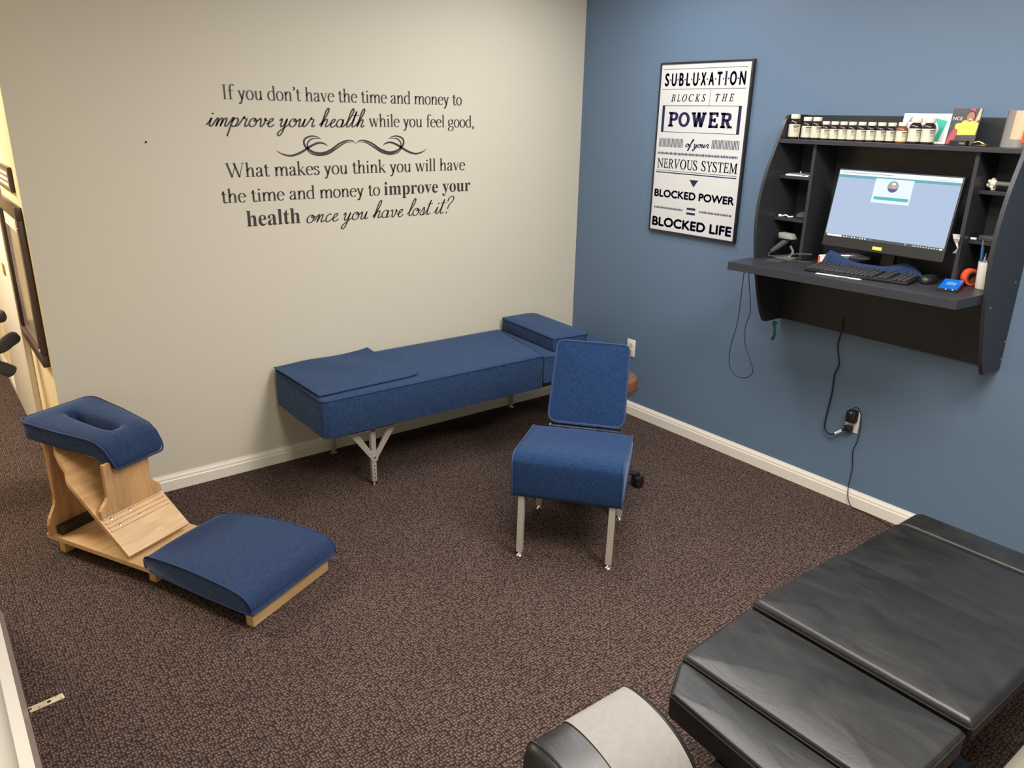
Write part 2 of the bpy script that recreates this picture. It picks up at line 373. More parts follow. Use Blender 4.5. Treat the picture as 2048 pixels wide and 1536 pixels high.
# roman: cap height 1, x-height .65.  ops: c smooth curve, p polyline (already dense), l straight (T thick, N thin), s serif, d dot
def arch(x0, x1): return ('c', [(x0, .40), (x0 + .06, .54), ((x0 + x1) / 2 + .02, .655), (x1 - .03, .60), (x1, .46)])
def stem(x, y0, y1): return ('l', [(x, y0), (x, y1)], 'T')
def flag(x, y): return ('l', [(x - .09, y - .045), (x + .02, y - .01)], 'N')
ROMAN = {
 'a': (.44, [('c', [(.08, .52), (.12, .61), (.20, .65), (.29, .60), (.31, .48)]), stem(.31, .12, .5), ('c', [(.31, .14), (.33, .03), (.42, .04)]), ('c', [(.31, .38), (.18, .34), (.08, .24), (.07, .10), (.14, .01), (.24, .04), (.31, .14)]), ('d', .09, .51, .05)]),
 'c': (.40, [('p', ell(.23, .325, .18, .33, 48, 318)), ('d', .34, .52, .05)]),
 'd': (.50, [('p', ell(.22, .325, .18, .33, 55, 305)), stem(.38, .0, 1.03), flag(.38, 1.03), ('s', .43, 0, .05)]),
 'e': (.43, [('p', ell(.22, .325, .175, .33, 8, 318)), ('l', [(.06, .385), (.39, .385)], 'N')]),
 'f': (.32, [stem(.15, 0, .82), ('c', [(.15, .80), (.17, .95), (.25, 1.04), (.36, 1.0)]), ('d', .36, .97, .045), ('l', [(.03, .62), (.32, .62)], 'N'), ('s', .16, 0, .13)]),
 'g': (.46, [('p', ell(.20, .44, .15, .20, 0, 360, 22)), ('c', [(.11, .27), (.06, .19), (.09, .11), (.24, .09), (.37, .03), (.40, -.10), (.33, -.24), (.20, -.29), (.07, -.25), (.03, -.14), (.08, -.04), (.16, .06)]), ('c', [(.31, .56), (.37, .63), (.45, .62)])]),
 'h': (.52, [stem(.11, 0, 1.03), flag(.11, 1.03), arch(.11, .39), stem(.39, 0, .48), ('s', .11, 0, .12), ('s', .39, 0, .12)]),
 'i': (.25, [stem(.12, 0, .65), flag(.12, .65), ('s', .12, 0, .12), ('d', .12, .88, .065)]),
 'k': (.50, [stem(.11, 0, 1.03), flag(.11, 1.03), ('l', [(.11, .26), (.38, .62)], 'N'), ('l', [(.20, .38), (.43, .01)], 'T'), ('s', .11, 0, .12), ('s', .42, 0, .11), ('s', .37, .63, .09)]),
 'l': (.25, [stem(.12, 0, 1.03), flag(.12, 1.03), ('s', .12, 0, .12)]),
 'm': (.79, [stem(.11, 0, .65), flag(.11, .65), arch(.11, .39), stem(.39, 0, .48), arch(.39, .67), stem(.67, 0, .48), ('s', .11, 0, .11), ('s', .39, 0, .10), ('s', .67, 0, .11)]),
 'n': (.52, [stem(.11, 0, .65), flag(.11, .65), arch(.11, .39), stem(.39, 0, .48), ('s', .11, 0, .12), ('s', .39, 0, .12)]),
 'o': (.46, [('p', ell(.22, .325, .18, .33, 0, 360, 26))]),
 'r': (.36, [stem(.11, 0, .65), flag(.11, .65), ('c', [(.11, .40), (.16, .54), (.24, .64), (.32, .61)]), ('d', .31, .585, .05), ('s', .11, 0, .13)]),
 's': (.36, [('c', [(.29, .50), (.25, .62), (.16, .65), (.07, .58), (.08, .46), (.17, .36), (.28, .27), (.30, .12), (.20, .0), (.10, .02), (.05, .16)])]),
 't': (.31, [('c', [(.13, .84), (.13, .5), (.13, .18), (.15, .03), (.22, .0), (.29, .07)]), ('l', [(.03, .62), (.28, .62)], 'N'), ('l', [(.03, .62), (.13, .84)], 'N')]),
 'u': (.52, [('c', [(.11, .63), (.11, .4), (.11, .18), (.16, .03), (.25, .01), (.34, .09), (.38, .20)]), stem(.38, 0, .65), flag(.11, .65), flag(.38, .65), ('s', .43, 0, .05)]),
 'v': (.45, [('l', [(.07, .64), (.22, 0)], 'T'), ('l', [(.22, 0), (.37, .64)], 'N'), ('s', .08, .645, .10), ('s', .37, .645, .08)]),
 'w': (.68, [('l', [(.07, .64), (.21, 0)], 'T'), ('l', [(.21, 0), (.34, .62)], 'N'), ('l', [(.33, .64), (.47, 0)], 'T'), ('l', [(.47, 0), (.60, .64)], 'N'), ('s', .08, .645, .10), ('s', .33, .645, .09), ('s', .60, .645, .08)]),
 'y': (.45, [('l', [(.07, .64), (.23, .02)], 'T'), ('c', [(.37, .64), (.28, .30), (.20, -.05), (.13, -.26), (.05, -.28)]), ('d', .06, -.25, .05), ('s', .08, .645, .10), ('s', .37, .645, .08)]),
 'I': (.32, [stem(.16, 0, 1.0), ('s', .16, 0, .14), ('s', .16, 1.0, .14)]),
 'W': (.98, [('l', [(.08, 1), (.30, 0)], 'T'), ('l', [(.30, 0), (.50, .9)], 'N'), ('l', [(.44, 1), (.67, 0)], 'T'), ('l', [(.67, 0), (.88, 1)], 'N'), ('s', .09, 1, .12), ('s', .44, 1, .10), ('s', .88, 1, .10)]),
 ',': (.20, [('d', .09, .05, .06), ('c', [(.12, .05), (.12, -.06), (.05, -.16)])]),
 "'": (.20, [('d', .10, .97, .06), ('c', [(.13, .97), (.13, .86), (.06, .76)])]),
 ' ': (.24, []),
}
# running script, one pen: x-height .42, ascender 1
SCRIPT = {
 'i': (.26, [('c', [(-.02, .08), (.06, .22), (.12, .42), (.10, .25), (.11, .07), (.17, .01), (.26, .10)]), ('d', .12, .63, .045)]),
 'm': (.62, [('c', [(-.02, .10), (.06, .33), (.12, .42), (.14, .30), (.12, 0)]), ('c', [(.12, .05), (.20, .33), (.29, .42), (.32, .30), (.29, 0)]), ('c', [(.29, .05), (.37, .33), (.46, .42), (.49, .30), (.47, .08), (.53, .01), (.62, .10)])]),
 'n': (.45, [('c', [(-.02, .10), (.06, .33), (.12, .42), (.14, .30), (.12, 0)]), ('c', [(.12, .05), (.20, .33), (.29, .42), (.32, .30), (.30, .08), (.36, .01), (.45, .10)])]),
 'p': (.44, [('c', [(-.02, .10), (.08, .38), (.13, .45), (.11, .2), (.08, -.2), (.06, -.48)]), ('c', [(.10, .22), (.18, .38), (.28, .42), (.35, .30), (.32, .10), (.22, 0), (.12, .06)]), ('c', [(.27, .02), (.36, .03), (.44, .12)])]),
 'r': (.38, [('c', [(-.02, .10), (.07, .34), (.13, .50), (.14, .40), (.25, .39), (.24, .2), (.25, .04), (.31, .01), (.38, .10)])]),
 'o': (.40, [('p', ell(.17, .21, .15, .21, 60, 420, 24)), ('c', [(.24, .40), (.20, .30), (.29, .27), (.40, .34)])]),
 'v': (.38, [('c', [(-.02, .32), (.05, .42), (.10, .30), (.12, .08), (.18, 0), (.26, .14), (.29, .38), (.25, .42), (.28, .32), (.38, .32)])]),
 'e': (.34, [('c', [(-.02, .14), (.10, .18), (.22, .32), (.20, .42), (.11, .38), (.06, .20), (.11, .03), (.21, .0), (.34, .12)])]),
 'y': (.42, [('c', [(-.02, .30), (.04, .42), (.08, .30), (.07, .10), (.13, 0), (.22, .10), (.29, .42)]), ('c', [(.29, .42), (.26, 0), (.22, -.30), (.13, -.46), (.04, -.38), (.09, -.22), (.25, -.06), (.42, .12)])]),
 'u': (.44, [('c', [(-.02, .30), (.04, .42), (.08, .30), (.07, .08), (.13, 0), (.22, .10), (.29, .42)]), ('c', [(.29, .42), (.27, .10), (.33, .01), (.44, .10)])]),
 'h': (.44, [('c', [(-.02, .10), (.12, .36), (.24, .82), (.19, 1.0), (.12, .84), (.09, .40), (.08, 0)]), ('c', [(.08, .05), (.16, .33), (.26, .42), (.30, .30), (.28, .08), (.34, .01), (.44, .10)])]),
 'a': (.44, [('p', ell(.16, .21, .15, .21, 40, 400, 24)), ('c', [(.30, .42), (.27, .10), (.33, .01), (.44, .10)])]),
 'l': (.26, [('c', [(-.02, .10), (.12, .36), (.24, .82), (.19, 1.0), (.12, .84), (.08, .35), (.10, .06), (.17, .01), (.26, .10)])]),
 't': (.28, [('c', [(-.02, .10), (.08, .36), (.13, .86), (.10, .40), (.10, .08), (.16, .01), (.28, .10)]), ('l', [(-.01, .62), (.28, .66)], 'N')]),
 'c': (.33, [('c', [(.25, .36), (.20, .42), (.10, .36), (.05, .18), (.10, .02), (.21, 0), (.33, .12)])]),
 's': (.32, [('c', [(-.02, .10), (.10, .28), (.16, .46), (.22, .25), (.20, .06), (.10, .01), (.04, .07)]), ('c', [(.16, .02), (.24, .02), (.32, .10)])]),
 'f': (.30, [('c', [(-.02, .10), (.12, .40), (.24, .85), (.18, 1.0), (.12, .82), (.10, .3), (.08, -.2), (.05, -.44), (.11, -.42), (.14, -.1), (.14, .06), (.30, .12)])]),
 '?': (.44, [('c', [(.06, .72), (.10, .92), (.24, 1.02), (.36, .92), (.34, .72), (.22, .54), (.18, .36), (.19, .26)]), ('d', .17, .05, .05)]),
 ' ': (.22, []),
}
def ribbon(pts, wid):
    """two-sided outline strips for a pen path with a width per point"""
    n = len(pts); L = []; Rr = []
    closed = (Vector(pts[0]) - Vector(pts[-1])).length < 1e-4
    for i in range(n):
        a = Vector(pts[i - 1 if i else (n - 2 if closed else 0)]); b = Vector(pts[i + 1 if i < n - 1 else (1 if closed else n - 1)])
        d = b - a
        if d.length < 1e-9: d = Vector((1, 0))
        d.normalize(); nn = Vector((-d.y, d.x)); p = Vector(pts[i]); wv = wid(d) if callable(wid) else wid[i]
        L.append(p + nn * wv / 2); Rr.append(p - nn * wv / 2)
    return [(L[i], L[i + 1], Rr[i + 1], Rr[i]) for i in range(n - 1)]
def pen_text(text, font, thick, thin, slant=0, serif=.03, track=0):
    polys = []; x = 0
    nib = lambda d: thin + (thick - thin) * abs(d.y) ** 1.3
    for ch in text:
        adv, ops = font[ch]
        for op in ops:
            if op[0] in 'cp':
                pts = [tuple(v) for v in catmull([Vector(q) for q in op[1]], 6)] if op[0] == 'c' else op[1]
                q = ribbon(pts, nib)
            elif op[0] == 'l':
                wv = thick if op[2] == 'T' else thin
                a, b = Vector(op[1][0]), Vector(op[1][1]); q = ribbon([a, b], [wv, wv])
            elif op[0] == 's':
                _, sx, sy, hw = op; s2 = serif if sy < .3 else -serif
                q = [[Vector((sx - hw, sy)), Vector((sx + hw, sy)), Vector((sx + hw * .8, sy + s2)), Vector((sx - hw * .8, sy + s2))]]
            else:
                _, dx, dy, r = op
                q = [[Vector((dx + r * math.cos(t * math.pi / 5), dy + r * math.sin(t * math.pi / 5))) for t in range(10)]]
            for f in q: polys.append([(x + v[0] + slant * v[1], v[1]) for v in f])
        x += adv + track
    return polys
def font_polys(text, shear=0, style=None, fallback=None, offset=0):
    """outlines of Blender's own built-in lettering as flat polygons (style picks its mathematical alphabets)"""
    base = {'bold': (0x1D400, 0x1D41A), 'italic': (0x1D434, 0x1D44E), 'sans': (0x1D5D4, 0x1D5EE), 'mono': (0x1D670, 0x1D68A), None: (65, 97)}[style]
    s = ''.join(chr(base[0] + ord(c) - 65) if 'A' <= c <= 'Z' else (chr(base[1] + ord(c) - 97) if 'a' <= c <= 'z' else c) for c in text)
    cu_ = bpy.data.curves.new('lettering', 'FONT'); cu_.body = s; cu_.shear = shear; cu_.offset = offset; cu_.resolution_u = 6
    o = bpy.data.objects.new('lettering', cu_); COL.objects.link(o)
    dg = bpy.context.evaluated_depsgraph_get(); dg.update()
    me = bpy.data.meshes.new_from_object(o.evaluated_get(dg))
    out = [[(me.vertices[i].co.x, me.vertices[i].co.y) for i in f.vertices] for f in me.polygons]
    bpy.data.meshes.remove(me); bpy.data.objects.remove(o); bpy.data.curves.remove(cu_)
    return out
def fit(polys, x0, x1, base, capunits, cap, flip=1):
    """scale so the text spans x0..x1 and its cap height is cap (capunits in the source units)"""
    xs = [p[0] for f in polys for p in f]; a, b = min(xs), max(xs); sx = (x1 - x0) / (b - a); sy = cap / capunits
    return [[(x0 + (p[0] - a) * sx, base + p[1] * sy) for p in f] for f in polys]
def lay(mb, polys, fn):
    for f in polys: mb.flat(f, fn)
    return mb
def vspan(polys):
    ys = [p[1] for f in polys for p in f]; return min(ys), max(ys)

# wall saying, cut vinyl on the beige wall
wd = thing('wall_decal', 'dark vinyl lettering about health and money on the beige wall', 'wall decal', (0, 0, 0))
NW = lambda p: Vector((p[0], -.0008, p[1]))
def line(name, polys, x0, x1, base, cu_, cap, label=None):
    o = lay(MB(), fit(polys, x0, x1, base, cu_, cap), NW).build(name, M['vinyl'], wd, smooth=0, recalc=False)
    if label: o['label'] = label
    return o
TH, TN = .098, .038
line('lettering', pen_text("If you don't have the time and money to", ROMAN, TH, TN), -2.271, -.923, 1.8905, 1, .0635)
line('lettering', pen_text('improve your health', SCRIPT, .078, .052, .30), -2.360, -1.532, 1.769, 1, .091, 'slanted handwriting style words')
line('lettering', pen_text('while you feel good,', ROMAN, TH, TN), -1.516, -.840, 1.772, 1, .0635)
line('lettering', pen_text('What makes you think you will have', ROMAN, TH, TN), -2.292, -.900, 1.5355, 1, .0665)
line('lettering', pen_text('the time and money to', ROMAN, TH, TN), -2.322, -1.463, 1.4165, 1, .0655)
line('lettering', font_polys('improve your', style='bold'), -1.439, -.864, 1.4155, .676, .069, 'bold words')
line('lettering', font_polys('health', style='bold'), -2.210, -1.931, 1.2975, .676, .076, 'bold word')
line('lettering', pen_text('once you have lost it?', SCRIPT, .068, .046, .30), -1.899, -.977, 1.294, 1, .095, 'slanted handwriting style words')
# scroll ornament between the two sentences (left half drawn, right half mirrored)
def scr(pts, w0): 
    q = catmull([Vector(v) for v in pts], 8); n = len(q)
    return ribbon([tuple(v) for v in q], [w0 * max(.08, math.sin(math.pi * (i + .3) / (n - .4)) ** .7) for i in range(n)])
def fl(x, y): return (-2.032 + (x - 555) * (.436 / 583), 1.66 - (y - 545) * .00072)
ornament = []
for pts, w0 in (([(555, 548), (600, 574), (660, 584), (730, 562), (800, 522), (860, 500), (905, 508), (924, 524)], .0115),
                ([(1138, 512), (1115, 490), (1070, 486), (1010, 508), (940, 552), (870, 572), (800, 556), (757, 515), (760, 475), (805, 455), (850, 460), (880, 478)], .0115),
                ([(1112, 498), (1060, 500), (1000, 532), (930, 572), (862, 585), (800, 572), (770, 545)], .0085),
                ([(872, 472), (815, 472), (780, 498), (780, 530), (800, 550)], .0075)):
    ornament += scr([fl(*v) for v in pts], w0)
ornament += [[(-3.192 - v[0], v[1]) for v in f][::-1] for f in ornament]
lay(MB(), ornament, NW).build('scroll_ornament', M['vinyl'], wd, smooth=0, recalc=False)
nl = MB(); nl.lathe([(0, -.006), (.004, -.006), (.005, -.001), (.005, 0)], (0, 0, 0), 10, Matrix.Translation((-2.63, 0, 1.701)) @ Matrix.Rotation(R(-90), 4, 'X'))
tag(nl.build('wall_nail', M['blackp']), 'tiny dark nail in the beige wall left of the lettering', 'nail')

# framed poster on the blue wall
PY, PZ = -.660, 1.2095       # left edge (runs towards -y), bottom edge
po = thing('framed_poster', 'tall black-framed white poster with navy lettering on the blue wall', 'poster', (0, PY, PZ), 0)
f = MB(); FW, FH = .622, .926
f.box(-.024, 0, -.010, 0, 0, FH, .001); f.box(-.024, 0, -FW, -FW + .010, 0, FH, .001); f.box(-.024, 0, -FW + .01, -.01, 0, .010, .001); f.box(-.024, 0, -FW + .01, -.01, FH - .010, FH, .001)
f.build('frame', M['frame'], po)
MB().box(-.019, -.003, -FW + .010, -.010, .010, FH - .010).build('print_sheet', M['poster'], po)
PF = lambda p: Vector((-.0195, -p[0], p[1] - PZ))
pl = MB()
def bar(x0, x1, z, h): pl.flat([(x0, z), (x1, z), (x1, z + h), (x0, z + h)], PF)
def put(polys, x0, x1, base, cu_, cap, fat=0):
    q = fit(polys, x0 + fat, x1 - fat, base + fat, cu_, cap - 2 * fat)
    for dx, dy in (((0, 0),) if not fat else ((-fat, 0), (fat, 0), (0, fat), (0, -fat), (0, 0))):
        lay(pl, [[(p[0] + dx, p[1] + dy) for p in f] for f in q], PF)
bar(.023, .590, 2.099, .0022)
# SUBLUXATION spaced with dots
word = 'SUBLUXATION'; wts = [.8, .95, .85, .75, .95, .9, .95, .85, .4, 1.1, 1.0]; gap = .42
tot = sum(wts) + gap * 10; sc = .545 / tot; x = .038
for i, ch in enumerate(word):
    if ch == 'I': bar(x + wts[i] * sc / 2 - .0058, x + wts[i] * sc / 2 + .0058, 2.012, .070)
    else: put(font_polys(ch), x, x + wts[i] * sc, 2.012, .70, .070, .0028)
    x += wts[i] * sc
    if i < 10: pl.flat([(x + gap * sc * .5 + .0045 * math.cos(t * math.pi / 5), 2.045 + .0045 * math.sin(t * math.pi / 5)) for t in range(10)], PF); x += gap * sc
bar(.022, .590, 1.9955, .0022)
def spaced(word, x0, x1, base, cap, style, shear, ws):
    tot = sum(ws) + .35 * (len(ws) - 1); k = (x1 - x0) / tot; x = x0
    for ch, wv in zip(word, ws): put(font_polys(ch, style=style, shear=shear), x, x + wv * k, base, .66, cap, .0008); x += (wv + .35) * k
spaced('BLOCKS', .094, .335, 1.932, .036, 'italic', 0, [1, .85, 1.1, 1.1, 1.1, .8])
spaced('THE', .401, .521, 1.933, .036, 'italic', 0, [1, 1.15, .95])
bar(.3645, .3665, 1.912, .084)
bar(.036, .577, 1.909, .0025); bar(.036, .577, 1.769, .0025); bar(.036, .055, 1.769, .142); bar(.558, .577, 1.769, .142)
SLAB = {'P': (.85, [('l', [(.26, 0), (.26, 1)], 'T'), ('c', [(.26, .91), (.52, .91), (.70, .86), (.74, .70), (.68, .54), (.52, .49), (.26, .49)]), ('s', .26, .0, .24), ('s', .22, 1.0, .20)]),
 'O': (1.0, [('p', ell(.46, .5, .36, .42, 0, 360, 28))]),
 'W': (1.25, [('l', [(.16, .95), (.38, .03)], 'T'), ('l', [(.38, .03), (.60, .95)], 'T'), ('l', [(.60, .95), (.82, .03)], 'T'), ('l', [(.82, .03), (1.04, .95)], 'T'), ('s', .16, 1.0, .20), ('s', 1.04, 1.0, .20), ('s', .60, 1.0, .14)]),
 'E': (.9, [('l', [(.26, 0), (.26, 1)], 'T'), ('l', [(.10, .93), (.80, .93)], 'N'), ('l', [(.10, .07), (.82, .07)], 'N'), ('l', [(.26, .5), (.62, .5)], 'N'), ('l', [(.76, .72), (.76, 1)], 'N'), ('l', [(.78, 0), (.78, .28)], 'N'), ('l', [(.58, .36), (.58, .64)], 'N')]),
 'R': (1.0, [('l', [(.26, 0), (.26, 1)], 'T'), ('c', [(.26, .91), (.54, .91), (.72, .86), (.76, .71), (.70, .56), (.54, .51), (.26, .51)]), ('l', [(.52, .5), (.76, .02)], 'T'), ('s', .26, 0, .22), ('s', .84, 0, .16), ('s', .22, 1.0, .20)])}
put(pen_text('POWER', SLAB, .245, .165, 0, .15, .08), .085, .529, 1.799, 1, .078)
for i in range(19): bar(.030 + i * .0095, .0345 + i * .0095, 1.688, .047); bar(.408 + i * .0096, .4125 + i * .0096, 1.692, .046)
put(pen_text('of your', SCRIPT, .11, .075, .3), .224, .391, 1.694, 1, .042)
def diamonds(x0, x1, z, n, h):
    for i in range(n):
        c = x0 + (x1 - x0) * (i + .5) / n; hw = (x1 - x0) / n * .42
        pl.flat([(c - hw, z), (c, z - h), (c + hw, z), (c, z + h)], PF)
diamonds(.025, .586, 1.6535, 56, .0095)
nv = 'NERVOUS SYSTEM'; ws = dict(N=1.05, E=.75, R=.85, V=.95, O=1.0, U=.95, S=.7, Y=.9, T=.85, M=1.2)
tot = sum(.5 if c == ' ' else ws[c] for c in nv) + .06 * 13; k = .564 / tot; x = .028
for c in nv:
    if c == ' ': x += .56 * k; continue
    put(font_polys(c, style='italic', shear=-.27), x, x + ws[c] * k, 1.572, .66, .050, .0007); x += (ws[c] + .06) * k
bar(.025, .591, 1.5575, .0022); bar(.025, .591, 1.545, .0055)
pl.flat([(.277, 1.519), (.339, 1.519), (.309, 1.480)], PF)
put(font_polys('BLOCKED POWER'), .023, .594, 1.408, .70, .045, .0026)
diamonds(.028, .248, 1.348, 22, .0085); diamonds(.366, .586, 1.351, 22, .0085)
bar(.275, .338, 1.354, .012); bar(.275, .338, 1.328, .012)
put(font_polys('BLOCKED LIFE'), .022, .598, 1.240, .70, .056, .0034)
pl.build('lettering', M['navyink'], po, smooth=0, recalc=False)['label'] = 'navy poster lettering and ornaments'

# electrical outlets
def outlet(name, label, y, z):
    t = thing(name, label, 'outlet', (0, y, z), 0, 'wall outlets')
    MB().box(-.006, 0, -.035, .035, -.057, .057, .003).build('cover_plate', M['white'], t)
    for s in (-1, 1):
        r = MB(); r.prism(round_poly([(-.017, s * .0195 - .0145), (.017, s * .0195 - .0145), (.017, s * .0195 + .0145), (-.017, s * .0195 + .0145)], .010), -.0085, -.004, 'x'); q = r.build('socket', M['cream'], t)
        sl = MB(); sl.box(-.0092, -.008, -.008, -.006, s * .0195 - .002, s * .0195 + .007); sl.box(-.0092, -.008, .006, .008, s * .0195 - .002, s * .0195 + .007); sl.build('slot', M['blackp'], q)
    return t
outlet('wall_outlet', 'white double outlet on blue wall near the corner, behind the blue chair', -.571, .443)
outlet('wall_outlet', 'white double outlet under the desk with a black charger plugged in', -2.092, .4375)

# ---------------------------------------------------------------- blue bench along the beige wall
be = thing('padded_bench', 'long blue upholstered bench on grey metal legs along the beige wall', 'bench', (-1.85, -.05, 0))
def L(x, y): return (x + 1.85, y + .05)
out = round_poly([L(-2.145, -.03), L(-2.150, -.625), L(-.800, -.640), L(-.672, -.035)], [.02, .03, .01, .01])
out = densify(out, .06)
b = MB(); pillow(b, out, .350, .548, .006, .012); b.build('mattress', M['fabric'], be)
piping(MB(), out, .543, .0035).build('piping', M['pipe'], be.children[-1] if False else bpy.data.objects['mattress'])
hd = densify(round_poly([L(-.655, -.05), L(-.785, -.632), L(-.62, -.655), L(-.30, -.650), L(-.235, -.59), L(-.235, -.06)], [.01, .01, .02, .05, .05, .03]), .06)
b = MB(); pillow(b, hd, .372, .536, .004, .014); hs = b.build('head_cushion', M['fabric'], be)
piping(MB(), hd, .530, .0035).build('piping', M['pipe'], hs)
MB().box(-1.75 + 1.85, -.25 + 1.85, -.50, -.05, .312, .352, .004).build('under_frame', M['darkmetal'], be)
MB().box(-2.05 + 1.85, -1.70 + 1.85, -.50, -.05, .312, .352, .004).build('under_frame', M['darkmetal'], be)
def bench_leg(x, y, s):
    m = MB(); cx, cy = x + 1.85, y + .05
    m.box(cx - .014, cx + .014, cy - .014, cy + .014, .13, .312, .003)                      # outer tube
    m.box(cx - .126, cx + .126, cy - .014, cy + .014, .300, .313, .002)                     # top bar
    for d in (-1, 1):                                                                     # diagonal gussets
        poly = [(cx + d * .125, .302), (cx + d * .083, .302), (cx + d * .010, .185), (cx + d * .010, .138)]
        m.prism(poly if d < 0 else poly[::-1], cy - s * .017, cy - s * .008, 'y')
    m.prism([(cx - .034, .190), (cx + .034, .190), (cx + .014, .134), (cx - .014, .134)], cy - s * .0185, cy - s * .010, 'y')
    m.box(cx - .0125, cx + .0125, cy - .0125, cy + .0125, .018, .16, .002)                    # inner tube
    o = m.build('leg', M['steel'], be)
    q = cy - s * .0132
    for z in (.040, .063, .086, .109): MB().lathe([(0, -.0006), (.0035, -.0006), (.0035, .0006), (0, .0006)], n=10, M=Matrix.Translation((cx, q - s * .0003, z)) @ Matrix.Rotation(R(90), 4, 'X')).build('adjustment_hole', M['blackp'], o)
    h = MB(); h.lathe([(0, -.001), (.006, -.001), (.006, .004), (0, .006)], n=12, M=Matrix.Translation((cx, cy - s * .0185, .160)) @ Matrix.Rotation(R(90 * s), 4, 'X')); h.build('bolt', M['chrome'], o)
    h = MB(); h.lathe([(0, 0), (.019, 0), (.019, .004), (.008, .010), (.006, .02), (0, .02)], (cx, cy, 0), 18); h.build('glide', M['chrome'], o)
for x, x2 in ((-1.852, -1.852), (-.44, -.574)):
    bench_leg(x, -.541, 1); bench_leg(x2, -.060, -1)
# loose cover over the left end
cv = MB(); n1, n2 = 22, 14; top = []; x0, x1, y0, y1 = -2.138, -1.575, -.575, -.030
for i in range(n1 + 1):
    row = []
    for j in range(n2 + 1):
        u, v = i / n1, j / n2; x = x0 + (x1 - x0) * u - .012 * v; y = y0 + (y1 - y0) * v + .016 * u
        z = .5610 + .006 * math.sin(u * 5 + v * 3) ** 2 * v + .014 * max(0, u - .93) / .07 * max(0, .12 - v) / .12 + .007 * max(0, u - .9) / .1 * max(0, v - .9) / .1
        row.append(Vector((x, y, z)))
    top.append(row)
T = [[cv.bm.verts.new(p) for p in r] for r in top]; B = [[cv.bm.verts.new(p - Vector((0, 0, .0045))) for p in r] for r in top]
for i in range(n1):
    for j in range(n2):
        cv.bm.faces.new((T[i][j], T[i + 1][j], T[i + 1][j + 1], T[i][j + 1])); cv.bm.faces.new((B[i][j], B[i][j + 1], B[i + 1][j + 1], B[i + 1][j]))
edge = [(i, 0) for i in range(n1)] + [(n1, j) for j in range(n2)] + [(i, n2) for i in range(n1, 0, -1)] + [(0, j) for j in range(n2, 0, -1)]
for (a, c), (d, e) in zip(edge, edge[1:] + edge[:1]): cv.bm.faces.new((T[a][c], B[a][c], B[d][e], T[d][e]))
tag(cv.build('bench_cover', M['fabric']), 'loose blue fabric cover lying on the left end of the bench', 'cover')
# pillow block
pw = thing('bench_pillow', 'blue rectangular pillow block on the far end of the bench', 'pillow', (-.53, -.32, .5412))
o2 = densify(round_poly([(-.645 + .53, -.035 + .32), (-.690 + .53, -.600 + .32), (-.430 + .53, -.632 + .32), (-.385 + .53, -.040 + .32)], [.02, .015, .04, .05]), .05)
b = MB(); pillow(b, o2, .002, .080, .008, .008); b.build('pillow_block', M['fabric'], pw)
piping(MB(), o2, .076, .0035).build('piping', M['pipe'], pw)

# ---------------------------------------------------------------- blue chair
def profile_block(mb, prof, half, bulge=0.0, off=0.0):
    """closed profile (d,z) extruded across the width with rounded shoulders"""
    cx = sum(p[0] for p in prof) / len(prof); cz = sum(p[1] for p in prof) / len(prof)
    loops = []
    for u, s in ((-1, .94), (-.985, .98), (-.955, 1), (-.5, 1 + bulge * .75), (0, 1 + bulge), (.5, 1 + bulge * .75), (.955, 1), (.985, .98), (1, .94)):
        lp = []
        for d, z in prof:
            h = half(d) if callable(half) else half
            o = off(d) if callable(off) else off
            e = .006 * (1 - (s - .94) / .06) if s < 1 else 0
            dd, dz = d - cx, z - cz; ln = math.hypot(dd, dz) or 1
            k = (ln - e) / ln if s <= 1 else 1
            zz = cz + dz * k + ((s - 1) if (s > 1 and dz > 0) else 0)
            lp.append(Vector((o + u * h, cx + dd * k, zz)))
        loops.append(lp)
    mb.rings(loops); return mb
ch = thing('side_chair', 'blue upholstered chair on square grey metal legs in the middle of the room', 'chair', (-1.543, -1.695, 0), math.atan2(-.782, .624))
seat = [(.43, .375), (.43, .440), (.415, .455), (.38, .462), (.2, .475), (.08, .487), (.030, .489), (.004, .483), (-.014, .467), (-.021, .440), (-.021, .36), (-.016, .312), (-.008, .299), (.008, .295), (.12, .318)]
seat = [tuple(v) for v in catmull([Vector(p) for p in seat], 3, True)]
hw = lambda d: .236 - .004 * max(0, d)
m = MB(); profile_block(m, seat, hw, .004); so = m.build('seat', M['chairfab'], ch, smooth=50)
for s in (-1, 1):
    pp = [(s * (hw(d) - .001), d, z + .0008) for d, z in seat]
    MB().tube(pp, .0048, 6, closed=True).build('piping', M['chairpipe'], so)
def leg(w0, d0, top, wt, dt):
    m = MB()
    A = [Vector((w0 + a * .0135, d0 + c * .0135, .024)) for a, c in ((-1, -1), (1, -1), (1, 1), (-1, 1))]
    B = [Vector((wt + a * .0135, dt + c * .0135, top)) for a, c in ((-1, -1), (1, -1), (1, 1), (-1, 1))]
    m.rings([A, B]); o = m.build('leg', M['steel'], ch, smooth=0)
    h = MB(); h.lathe([(0, 0), (.017, 0), (.017, .004), (.009, .011), (.006, .025), (0, .025)], (w0, d0, 0), 18); h.build('glide', M['chrome'], o)
leg(-.197, .0, .315, -.195, .012); leg(.197, .0, .315, .199, .012); leg(-.203, .445, .375, -.200, .43); leg(.195, .445, .375, .195, .43)
m = MB(); m.box(-.205, .205, .10, .128, .345, .372); m.box(-.205, .205, .40, .43, .345, .374); m.box(-.205, -.18, .10, .43, .345, .372); m.box(.18, .205, .10, .43, .345, .372)
m.build('seat_frame', M['steel'], ch, smooth=0)
bk = math.atan2(.145, .365)                        # recline of the back
Mb = Matrix.Translation((.004, .455, .470)) @ Matrix.Rotation(-bk, 4, 'X') @ Matrix.Rotation(R(90), 4, 'X')
